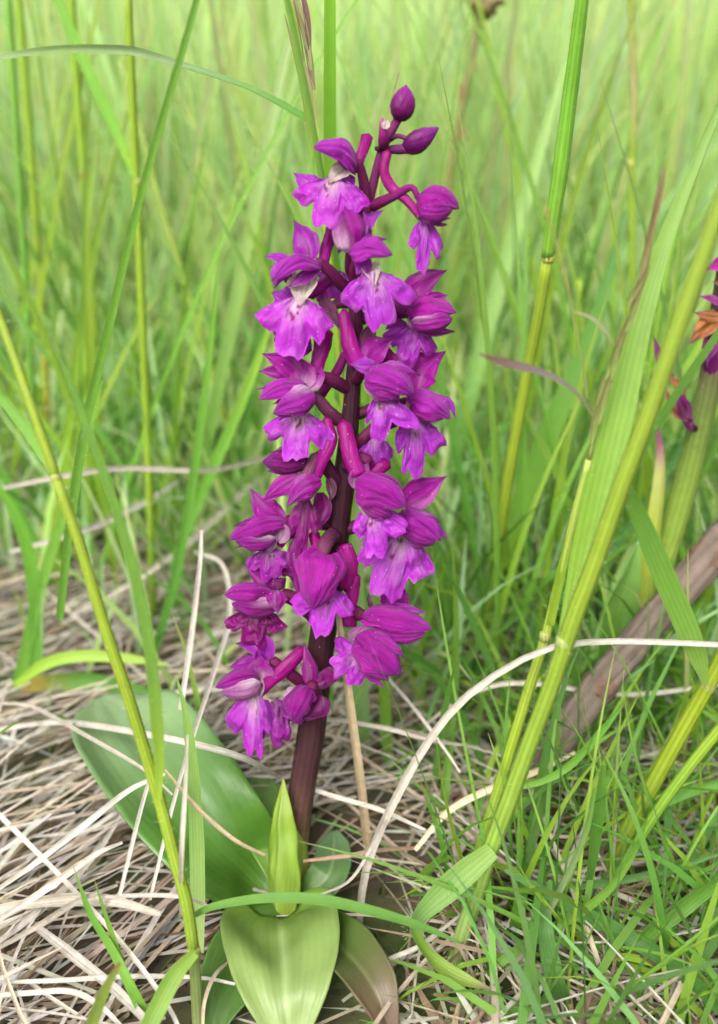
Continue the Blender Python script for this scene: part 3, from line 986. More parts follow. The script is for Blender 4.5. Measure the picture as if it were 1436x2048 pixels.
 [('O', [(634, 1400, 4), (630, 1380, 8), (622, 1372, 12)], 28, 26),
  ('P', (622, 1376, 10), (618, 1330, 11), (608, 1284, 8), 30, D(col=mixc(MAG, MAGD, 0.5), cup=-0.5)),
  ('H', (614, 1374, 12), (586, 1442, 16), 54, D(ang=190, el=65, col=mixc(MAG, MAGD, 0.35))),
  ('S', (582, 1374, 10), None, (574, 1418, 11), 20, D(col=PALE)),
  ('P', (644, 1392, 10), (638, 1418, 12), (606, 1440, 12), 38, D(col=MAGD, cup=-0.5, frill=0.3)),
  ('P', (655, 1348, 8), None, (622, 1380, 11), 36, D(col=MAGD, cup=-0.5))],
]
for fl in FLOWERS:
    flower(fl)

def bud(pts, widths, col):
    P = [O(*p) for p in pts]
    s = mpp(P[0]) * 0.5
    me = tube_mesh('bud', P, [w * s for w in widths], col, n=22, ns=18, ridges=0.035, nr=3, bump=0.06, seed=seedn(), squash=0.95, roundend=True)
    return link('bud', me, M_SPUR, orchid)
BUDC = [(0, (0.075, 0.005, 0.055)), (0.5, (0.12, 0.007, 0.095)), (1, (0.21, 0.018, 0.20))]
b1 = bud([(798, 240, 0), (805, 210, 1), (812, 172, 1)], [24, 42, 50, 50, 44, 30, 7], BUDC)
b2 = bud([(806, 300, 2), (836, 282, 4), (876, 256, 5)], [16, 34, 44, 44, 36, 22, 5], BUDC)
for (pts, w0, w1) in (([(768, 300, 0), (790, 299, 2), (815, 297, 3)], 14, 22), ([(780, 280, 0), (796, 272, 2), (818, 279, 3)], 9, 9)):
    otube('stalk', pts, w0, w1, [(0, OVD), (1, (0.11, 0.012, 0.09))], b2, mat=M_OSTEM)
b3 = bud([(764, 296, 3), (766, 270, 5), (763, 236, 5)], [12, 20, 18, 12, 6], [(0, OVAR), (0.8, (0.26, 0.01, 0.17)), (1, (0.4, 0.1, 0.3))])
petal('petal', (770, 258, 7), None, (774, 236, 7), 17, col=WHITE, parent=b3)
otube('stalk', [(752, 297, 1), (758, 297, 2), (764, 296, 3)], 9, 9, [(0, OVD), (1, OVD)], b3, mat=M_OSTEM)

# ---- leaves
def broad_leaf(name, pts, widths, col, parent, face=(0, -0.3, 1), cup=0.25, fold=0.15, n=34, nu=23, seed=1.0, wave=0.05, keelpale=0.25, label=None, mat=None, tipcol=None, roll=0.0):
    c = spline(pts, n)
    T = tangents(c)
    face = Vector(face).normalized()
    V, S, C = [], [], []
    for i in range(n):
        v = i / (n - 1)
        w = interp(widths, v) * 0.5
        side = T[i].cross(face).normalized()
        nor = side.cross(T[i]).normalized()
        if roll:
            r = roll * v
            side, nor = side * math.cos(r) + nor * math.sin(r), nor * math.cos(r) - side * math.sin(r)
        cu = interp(cup, v)
        for j in range(nu):
            u = -1 + 2 * j / (nu - 1)
            p = c[i] + side * (u * w * math.cos(0.5 * cu * u)) + nor * (w * (cu * u * u + fold * abs(u)))
            p += nor * (w * wave * nz((u * 1.5, v * 4, 0), 1.2, seed) * 2)
            V.append(p)
            S.append((u, v, seed))
            cc = col_at(col, v)
            if tipcol:
                cc = mixc(cc, tipcol, sstep(0.4, 1.0, v) * 0.8)
            cc = mixc(cc, (0.46, 0.55, 0.26), keelpale * math.exp(-(u / 0.06) ** 2))
            k = 1 - 0.10 * math.exp(-((abs(u) - 0.22) / 0.1) ** 2)
            C.append(tuple(x * k for x in cc))
    o = link(name, make_mesh(name, V, grid_faces(n, nu), S, C), mat or M_OLEAF, parent)
    if label:
        o['label'] = label
    sol = o.modifiers.new('thickness', 'SOLIDIFY')
    sol.thickness = 0.0005
    return o

L_GRN = (0.16, 0.33, 0.045)
L_YEL = (0.30, 0.42, 0.085)
L_GLC = (0.20, 0.35, 0.15)
# near leaf, lying over the straw towards the viewer
broad_leaf('leaf', [PG(560, 1838, 0.010), PG(564, 1872, 0.016), PG(568, 1915, 0.018), PG(572, 1985, 0.017), PG(578, 2070, 0.010), PG(586, 2160, 0.004)],
           [0.017, 0.0305, 0.0330, 0.0318, 0.0285, 0.0225, 0.0145, 0.006, 0.001], [(0, (0.15, 0.25, 0.03)), (0.2, (0.155, 0.235, 0.05)), (0.5, (0.20, 0.275, 0.075)), (1, (0.26, 0.33, 0.12))], orchid,
           face=(0, -0.45, 1), cup=[0.6, 0.35, 0.15, 0.05, 0.0, 0.0], fold=0.12, seed=1.3, keelpale=0.35, wave=0.08, label='broad yellow-green oval leaf at the foot of the stem')
# long leaf stretching back over the litter
broad_leaf('leaf', [PG(562, 1815, 0.003), PG(500, 1758, 0.009), PG(428, 1690, 0.022), PG(340, 1570, 0.034), PG(258, 1468, 0.036), PG(196, 1392, 0.026)],
           [0.012, 0.026, 0.033, 0.037, 0.038, 0.036, 0.030, 0.022, 0.002], [(0, (0.10, 0.22, 0.02)), (0.35, (0.085, 0.19, 0.028)), (0.6, (0.19, 0.29, 0.125)), (1, (0.26, 0.35, 0.19))], orchid,
           face=(0.22, -0.5, 1), cup=[0.5, 0.25, 0.1, 0.0, -0.1], fold=0.34, seed=4.3, keelpale=0.0, wave=0.10, label='long green leaf with paler rounded end lying over straw')
broad_leaf('leaf', [PG(590, 1800, 0.004), PG(640, 1770, 0.009), PG(664, 1730, 0.012), PG(668, 1660, 0.010)],
           [0.006, 0.011, 0.012, 0.010, 0.002], [(0, (0.10, 0.20, 0.025)), (0.5, (0.09, 0.18, 0.06)), (1, (0.14, 0.22, 0.11))], orchid, face=(-0.1, -0.6, 1), cup=0.2, fold=0.1, seed=7.1)
broad_leaf('leaf', [PG(572, 1780, 0.008), PG(545, 1690, 0.016), PG(515, 1600, 0.014), PG(490, 1545, 0.008)],
           [0.006, 0.014, 0.017, 0.014, 0.002], [(0, L_GRN), (1, (0.13, 0.25, 0.08))], orchid, face=(-0.1, -0.4, 1), cup=0.15, fold=0.15, seed=9.7)
# pointed sheathing leaf hugging the stem
broad_leaf('leaf', [O(556, 1862, 17), O(553, 1800, 16), O(554, 1720, 14), O(558, 1640, 11), O(566, 1556, 6)],
           [0.0075, 0.0105, 0.0115, 0.0098, 0.0065, 0.0004], [(0, (0.25, 0.36, 0.05)), (0.6, (0.21, 0.33, 0.04)), (1, (0.27, 0.35, 0.045))], orchid,
           face=(-0.45, -1, 0.15), cup=-0.25, fold=-0.55, seed=3.9, keelpale=0.15, wave=0.16, label='pointed yellow-green sheath leaf clasping the stem')
broad_leaf('leaf', [O(598, 1815, 3), O(600, 1760, 5), O(600, 1700, 5), O(592, 1640, 3)],
           [0.007, 0.0085, 0.0065, 0.0006], [(0, (0.34, 0.45, 0.05)), (1, (0.26, 0.34, 0.05))], orchid, face=(0.4, -1, 0.1), cup=-0.5, fold=-0.2, seed=5.2, keelpale=0.0)
# dark lower leaves
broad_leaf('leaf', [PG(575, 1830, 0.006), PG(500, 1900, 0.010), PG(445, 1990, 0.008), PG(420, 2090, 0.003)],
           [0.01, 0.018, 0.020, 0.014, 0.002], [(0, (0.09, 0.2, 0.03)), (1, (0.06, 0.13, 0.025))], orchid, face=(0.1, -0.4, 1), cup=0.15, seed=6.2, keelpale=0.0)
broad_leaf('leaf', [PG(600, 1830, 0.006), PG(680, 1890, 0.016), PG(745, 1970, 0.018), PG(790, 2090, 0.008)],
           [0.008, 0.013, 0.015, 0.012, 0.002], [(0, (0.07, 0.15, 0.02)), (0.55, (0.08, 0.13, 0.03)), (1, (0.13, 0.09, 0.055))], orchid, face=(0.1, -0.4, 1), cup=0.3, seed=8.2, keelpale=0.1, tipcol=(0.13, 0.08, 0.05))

# ------------------------------------------------------------------ traced grasses
def px_pts(pts, y, drift=0.0):
    n = len(pts)
    return [PY(p[0], p[1], y + drift * (i / max(1, n - 1)) + (p[2] / 1000.0 if len(p) > 2 else 0)) for i, p in enumerate(pts)]

def hairs(parent, pts, rad, n, rng, ln=0.0016, tilt=0.5):
    c = spline(pts, 60)
    T = tangents(c)
    V, F, C = [], [], []
    for k in range(n):
        i = rng.randrange(1, 58)
        a = rng.uniform(0, 6.283)
        s = T[i].cross(Vector((0, 1, 0))).normalized()
        q = s.cross(T[i])
        o = s * math.cos(a) + q * math.sin(a)
        p = c[i].lerp(c[i + 1], rng.random()) + o * rad * 0.9
        e = p + (o + T[i] * rng.uniform(-0.2, tilt) + Vector((rng.gauss(0, .2), rng.gauss(0, .2), rng.gauss(0, .2)))).normalized() * ln * rng.uniform(0.5, 1.2)
        w = T[i] * 0.00006
        b = len(V)
        V += [p - w, p + w, e]
        F.append((b, b + 1, b + 2))
        C += [(0.5, 0.6, 0.35)] * 3
    link('hairs', make_mesh('hairs', V, F, [(0, 0, 0)] * len(V), C, False), M_HAIR, parent, kind='stuff')

rngH = random.Random(77)

def stem_part(parent, pts, y, w, col, drift=0.0, name='stem', hair=0, n=26):
    P = px_pts(pts, y, drift)
    ws = w if isinstance(w, (list, tuple)) else [w, w]
    rad = [x * mpp(P[min(len(P) - 1, int(i * len(P) / len(ws)))]) * 0.5 for i, x in enumerate(ws)]
    o = link(name, tube_mesh(name, P, rad, col, n=n, ns=9, ridges=0.04, nr=4, bump=0.04, seed=seedn()), M_STEM, parent)
    if hair:
        hairs(o, P, rad[0], hair, rngH)
    return o

def leaf_part(parent, pts, y, w, col, drift=0.0, name='leaf', keel=0.35, roll=0.0, face=(0, -1, 0.35), hair=0, n=26, wob=0.1, clear=0.017):
    P = px_pts(pts, y, drift)
    for i in range(1, len(P)):                    # leaves lie on the litter, not under it
        if P[i].z < clear:
            P[i] = PG(pts[i][0], pts[i][1], clear)
    ws = [x * mpp(P[min(len(P) - 1, int(i * len(P) / len(w)))]) for i, x in enumerate(w)]
    o = link(name, blade_mesh(name, P, ws, col, face=face, keel=keel, n=n, roll=roll, wob=wob, seed=seedn()), M_GRASS, parent)
    if hair:
        hairs(o, P, max(ws) * 0.5, hair, rngH, ln=0.0012)
    return o

def strand(lab, pts, y, w, col, drift=0.0, **kw):
    o = leaf_part(None, pts, y, w, col, drift, name='grass_strand', **kw)
    return tag(o, lab, 'grass blade')

def node_part(parent, px, py, y, w, col=(0.36, 0.40, 0.12)):
    a, b, c = PY(px, py + w * 0.35, y), PY(px, py, y), PY(px, py - w * 0.35, y)
    r = w * mpp(b) * 0.5
    link('node', tube_mesh('node', [a, b, c], [r * 0.95, r * 1.12, r * 0.95], col, n=7, ns=9), M_STEM, parent)

def gy(px, py):
    return PG(px, py).y

STEMC = [(0, (0.22, 0.34, 0.04)), (0.3, (0.25, 0.37, 0.03)), (1, (0.26, 0.37, 0.035))]
LEAFC = [(0, (0.30, 0.44, 0.09)), (0.2, G_BRIGHT), (0.85, G_MID), (1, (0.3, 0.3, 0.1))]

# --- tall yellow stem in front of the long orchid leaf
y0 = gy(400, 2075)
g = thing('grass_shoot', 'yellow-green jointed grass stem leaning across the long orchid leaf', 'grass stem')
stem_part(g, [(398, 2075), (394, 2010), (388, 1905)], y0, [24, 22], [(0, (0.30, 0.36, 0.14)), (1, (0.26, 0.36, 0.1))])
stem_part(g, [(388, 1908), (372, 1800), (350, 1720), (330, 1640), (310, 1570), (262, 1410), (210, 1255), (160, 1090), (112, 955)], y0, [24, 25, 24, 22, 21], STEMC, 0.03, hair=160)
stem_part(g, [(112, 955), (62, 810), (20, 690), (-30, 560), (-120, 330)], y0 + 0.03, [20, 18, 17], [(0, G_YEL), (1, G_LIME)], 0.02, hair=60)
node_part(g, 388, 1905, y0, 26)
node_part(g, 112, 955, y0 + 0.03, 22)
leaf_part(g, [(316, 1598), (318, 1500), (300, 1300), (262, 1120), (205, 940), (150, 790), (97, 663)], y0 + 0.003, [14, 26, 25, 24, 21, 16, 1], [(0, G_LIME), (0.3, (0.15, 0.32, 0.05)), (0.95, G_MID), (1, RED)], 0.02, hair=120)
leaf_part(g, [(112, 958), (80, 900), (40, 840), (-20, 775), (-120, 700)], y0 + 0.03, [12, 24, 22, 18, 4], LEAFC, 0.01, hair=60)
leaf_part(g, [(390, 1905), (350, 1950), (318, 2010), (285, 2080), (260, 2160)], y0 - 0.003, [20, 36, 38, 30, 8], [(0, (0.24, 0.42, 0.07)), (1, (0.18, 0.36, 0.06))], -0.02, face=(0.3, -1, 0.8))

strand('pale green upright blade standing against the long orchid leaf', [(398, 1905), (396, 1800), (394, 1680), (386, 1540), (372, 1430), (352, 1350)], gy(398, 1960), [20, 30, 31, 27, 20, 2], [(0, (0.36, 0.48, 0.17)), (0.4, (0.30, 0.46, 0.13)), (1, (0.22, 0.40, 0.08))], 0.02, wob=0.05)

strand('thin green blade arching over the base of the orchid leaves', [(385, 1832), (430, 1812), (520, 1797), (620, 1797), (720, 1816), (830, 1848), (920, 1885)], -0.044, [12, 17, 20, 22, 21, 16, 4], [(0, G_MID), (1, (0.13, 0.30, 0.06))], face=(0, -0.6, 1), keel=0.2)

g = thing('grass_tuft', 'small forked green sprout pushing out of bleached straw', 'grass sprout')
yb = gy(320, 2080)
leaf_part(g, [(310, 2070), (270, 1990), (225, 1900), (180, 1825), (146, 1730)], yb, [26, 22, 17, 13, 1], LEAFC, 0.012, face=(0.2, -1, 0.4))
leaf_part(g, [(252, 1950), (225, 1870), (205, 1810), (188, 1758)], yb + 0.006, [13, 12, 9, 1], LEAFC, 0.006)
strand('blurred olive blade with broken brown tip near forked sprout', [(160, 2110), (190, 2030), (215, 1970), (240, 1925)], -0.07, [22, 24, 22, 8], [(0, (0.18, 0.28, 0.05)), (0.85, (0.2, 0.28, 0.05)), (1, (0.3, 0.16, 0.07))], 0.0)

# --- long thin blade crossing the meadow, and the arching leaf
yb = 0.035
strand('long thin dark green blade slanting through the paler stems', [(120, 1240), (140, 1060), (172, 850), (222, 640), (272, 430), (330, 222), (372, 80), (410, -60), (450, -200)], yb, [16, 18, 20, 19, 18, 17, 16, 14, 10], [(0, G_MID), (0.5, (0.14, 0.32, 0.04)), (1, G_MID)], -0.01, hair=150, keel=0.6, n=30)
strand('arching grey-green blade spanning sideways over the yellow stems', [(-160, 190), (-60, 138), (20, 112), (110, 100), (200, 98), (265, 102), (340, 124), (430, 152), (520, 187), (618, 240)], 0.060, [10, 12, 13, 15, 17, 17, 16, 16, 17, 16],
          [(0, (0.30, 0.36, 0.24)), (0.36, (0.20, 0.30, 0.09)), (0.6, (0.22, 0.30, 0.14)), (1, (0.14, 0.31, 0.05))], 0.012, hair=220, keel=0.5, roll=[0.9, 0.5, -0.2, -0.5, 0.4, 0.6, 0.2], n=44)

# --- middle top: seeding stem and broad blade behind the spike
g = thing('seeding_grass', 'yellow-green grass stem with narrow purplish spikelets behind upper orchid flowers', 'grass stem')
stem_part(g, [(735, 1480), (722, 1250), (703, 1000), (682, 760), (664, 560), (645, 400), (634, 300), (618, 200), (603, 110), (590, 30), (578, -40)], 0.085, [14, 14, 14, 14, 14, 13, 11, 9], [(0, G_LIME), (0.6, (0.32, 0.44, 0.05)), (1, (0.33, 0.42, 0.08))], -0.012, n=40)
for (a, b_, w, c) in (((626, 300), (569, 28), 9, (0.30, 0.38, 0.07)), ((632, 250), (596, 95), 8, (0.40, 0.42, 0.18)), ((628, 180), (584, -10), 9, (0.26, 0.20, 0.13)), ((622, 140), (574, -60), 9, (0.34, 0.38, 0.16)),
                      ((634, 285), (612, 160), 8, (0.34, 0.42, 0.10)), ((620, 100), (590, -60), 8, (0.24, 0.12, 0.13))):
    m = ((a[0] + b_[0]) / 2 + 7, (a[1] + b_[1]) / 2)
    leaf_part(g, [a, m, b_], 0.071, [6, w * 1.5, w * 1.5, w, 1], [(0, c), (0.7, mixc(c, (0.25, 0.16, 0.12), 0.2)), (1, (0.30, 0.20, 0.14))], name='spikelet', keel=0.8, n=12)
strand('broad bright green blade rising straight behind the topmost open flower', [(640, 1330), (650, 1000), (656, 700), (660, 420), (660, 250), (660, 100), (660, -50), (662, -200)], 0.10, [16, 24, 29, 30, 30, 28, 25, 20], [(0, G_MID), (0.4, (0.20, 0.41, 0.04)), (1, (0.19, 0.40, 0.035))], -0.02, keel=0.25, n=30)
strand('hair-thin straw-tipped blade rising behind the topmost buds', [(735, 980), (740, 700), (747, 500), (757, 360), (772, 250), (785, 195), (798, 145)], 0.085, [7, 8, 8, 8, 7, 7, 2], [(0, G_LIME), (0.6, G_LIME), (0.85, (0.45, 0.42, 0.2)), (1, (0.33, 0.2, 0.18))], -0.01)

# --- tall jointed stem beside the spike
yb = gy(955, 1330)
g = thing('grass_shoot', 'tall stout grass stem with pale ring joint and bright green sheath', 'grass stem')
stem_part(g, [(945, 1370), (962, 1280), (980, 1180), (1010, 990), (1050, 765), (1075, 640), (1096, 512)], yb, [24, 25, 24, 23, 22, 22], [(0, (0.22, 0.36, 0.05)), (0.5, (0.33, 0.43, 0.035)), (1, (0.34, 0.46, 0.05))], -0.05, hair=120)
stem_part(g, [(1095, 515), (1106, 440), (1122, 330), (1140, 190), (1154, 80), (1166, -20), (1185, -200)], yb - 0.05, [26, 30, 32, 30, 28, 26, 20], [(0, (0.24, 0.43, 0.05)), (0.5, (0.19, 0.40, 0.04)), (1, (0.22, 0.42, 0.05))], -0.02, hair=200, name='sheath', n=30)
node_part(g, 1096, 514, yb - 0.05, 25, (0.52, 0.52, 0.14))
leaf_part(g, [(978, 1190), (1040, 1010), (1100, 860), (1170, 700), (1215, 560), (1250, 420)], yb + 0.02, [16, 44, 48, 40, 26, 4], [(0, G_LIME), (0.3, G_BRIGHT), (1, G_COOL)], 0.0, keel=0.15)

# --- yellow stem with the broad bent leaf
yb = gy(905, 1935)
g = thing('grass_shoot', 'thick yellow-green grass stem with hairy base and sharply bent lower leaf', 'grass stem')
stem_part(g, [(905, 1940), (925, 1870), (952, 1790), (978, 1712)], yb, [36, 34, 30], [(0, (0.25, 0.34, 0.12)), (1, (0.26, 0.40, 0.07))], hair=60)
stem_part(g, [(975, 1715), (1015, 1610), (1058, 1490), (1105, 1365), (1150, 1230), (1188, 1130), (1240, 980), (1292, 840), (1340, 700), (1395, 545), (1445, 400), (1530, 180)], yb, [34, 35, 35, 36, 36, 35, 34, 34], [(0, (0.25, 0.40, 0.06)), (0.25, (0.23, 0.35, 0.04)), (0.5, (0.25, 0.355, 0.035)), (1, (0.24, 0.35, 0.045))], 0.0, hair=300, n=50)
node_part(g, 978, 1708, yb, 30, (0.26, 0.36, 0.09))
node_part(g, 1128, 1285, yb, 33, (0.33, 0.40, 0.12))
leaf_part(g, [(985, 1700), (930, 1745), (880, 1790), (836, 1836), (832, 1868), (858, 1912), (908, 1950), (985, 1980)], yb - 0.004, [34, 50, 52, 38, 26, 36, 28, 3], [(0, (0.26, 0.42, 0.10)), (0.5, (0.18, 0.36, 0.10)), (0.6, (0.20, 0.38, 0.05)), (0.9, (0.28, 0.40, 0.08)), (1, (0.25, 0.15, 0.12))], -0.012, face=(0.1, -0.8, 0.8), roll=[0, 0, 0.1, 0.5, 0.9, 0.3, 0.2], hair=120, n=40)
leaf_part(g, [(1132, 1282), (1155, 1180), (1192, 1010), (1235, 830), (1280, 640), (1330, 480), (1390, 330), (1470, 150)], yb + 0.004, [38, 58, 67, 64, 50, 32, 20, 8], [(0, (0.25, 0.41, 0.05)), (0.3, (0.22, 0.40, 0.05)), (1, (0.22, 0.36, 0.09))], 0.05, keel=0.18, hair=160, n=40, wob=0.08)

# --- thinner companion stem with the seed spike
g = thing('seeding_grass', 'slender yellow grass stem topped by a brown-tinged seed spike', 'grass stem')
yb2 = gy(940, 1760)
stem_part(g, [(938, 1765), (962, 1688), (990, 1600), (1030, 1470), (1062, 1365), (1092, 1270), (1128, 1120), (1155, 1010), (1178, 920)], yb2, [22, 22, 22, 22, 20, 18, 15], [(0, (0.25, 0.38, 0.06)), (0.4, (0.34, 0.44, 0.04)), (1, (0.36, 0.44, 0.09))], -0.012, hair=120, n=40)
node_part(g, 992, 1596, yb2, 22)
node_part(g, 1090, 1272, yb2 - 0.008, 22)
leaf_part(g, [(1100, 1250), (1125, 1130), (1150, 1040), (1172, 975)], yb2 - 0.010, [16, 20, 16, 2], [(0, G_YEL), (0.7, G_YEL), (1, (0.35, 0.2, 0.08))], 0.0)
ys = yb2 - 0.012
stem_part(g, [(1178, 920), (1200, 820), (1232, 725), (1268, 610), (1292, 510), (1310, 430), (1326, 340)], ys, [8, 7, 6, 4], [(0, (0.3, 0.36, 0.1)), (1, (0.28, 0.14, 0.12))])
rs = random.Random(3)
SP = [((1182, 890), (1203, 790)), ((1196, 850), (1222, 745)), ((1206, 800), (1236, 700)), ((1222, 760), (1252, 655)), ((1232, 715), (1268, 610)), ((1246, 670), (1276, 570)), ((1258, 635), (1288, 530)),
      ((1270, 600), (1302, 500)), ((1278, 560), (1306, 440)), ((1290, 510), (1318, 390)), ((1300, 460), (1328, 335)), ((1255, 610), (1300, 515)), ((1190, 830), (1215, 735)), ((1210, 760), (1240, 650))]
for k, (a, b_) in enumerate(SP):
    t = k / len(SP)
    off = rs.uniform(-6, 6)
    c = mixc((0.29, 0.40, 0.11), (0.27, 0.13, 0.10), min(1, max(0, (720 - a[1]) / 300)) * 0.9)
    leaf_part(g, [a, ((a[0] + b_[0]) / 2 + off, (a[1] + b_[1]) / 2), b_], ys - 0.0015 * rs.random(), [4, 14, 13, 8, 1], [(0, c), (1, mixc(c, RED, 0.6))], name='spikelet', keel=0.9, n=12)
leaf_part(g, [(1188, 836), (1165, 800), (1130, 768), (1085, 745), (1035, 732), (995, 722), (958, 707)], ys - 0.006, [5, 8, 10, 13, 17, 16, 3], [(0, (0.25, 0.26, 0.14)), (0.5, (0.24, 0.20, 0.19)), (1, (0.20, 0.08, 0.08))], -0.008, face=(0, -0.9, 0.6))
stem_part(g, [(1176, 805), (1158, 690), (1132, 560), (1108, 470), (1090, 415)], ys - 0.006, [5, 5, 6, 5], [(0, (0.24, 0.34, 0.08)), (0.9, (0.3, 0.34, 0.1)), (1, (0.4, 0.25, 0.08))], name='awn')
leaf_part(g, [(1228, 690), (1205, 655), (1180, 634), (1148, 623)], ys - 0.004, [5, 7, 6, 2], [(0, (0.26, 0.3, 0.12)), (1, (0.5, 0.42, 0.3))])

# --- stem at the edge with the down-hanging leaf
yb = gy(1215, 1760)
g = thing('grass_shoot', 'yellow grass stem with broad blade hanging down from its joint', 'grass stem')
stem_part(g, [(1200, 1790), (1245, 1680), (1300, 1580), (1360, 1470), (1418, 1366), (1480, 1240), (1560, 1080)], yb, [30, 33, 32, 30, 30], [(0, (0.24, 0.38, 0.05)), (0.5, (0.28, 0.39, 0.03)), (1, (0.27, 0.39, 0.03))], 0.0, hair=60)
node_part(g, 1416, 1370, yb, 30)
leaf_part(g, [(1412, 1372), (1395, 1310), (1360, 1225), (1318, 1130), (1285, 1050), (1256, 985), (1240, 930)], yb - 0.01, [10, 40, 48, 48, 44, 34, 4], [(0, (0.27, 0.44, 0.09)), (0.4, (0.19, 0.39, 0.06)), (1, G_MID)], -0.02, keel=0.2)
g = thing('grass_shoot', 'second yellow stem crossing behind the hanging blade joint', 'grass stem')
stem_part(g, [(1190, 1830), (1290, 1660), (1370, 1545), (1470, 1420)], gy(1195, 1850), [20, 22, 22], [(0, G_MID), (1, G_YEL)])

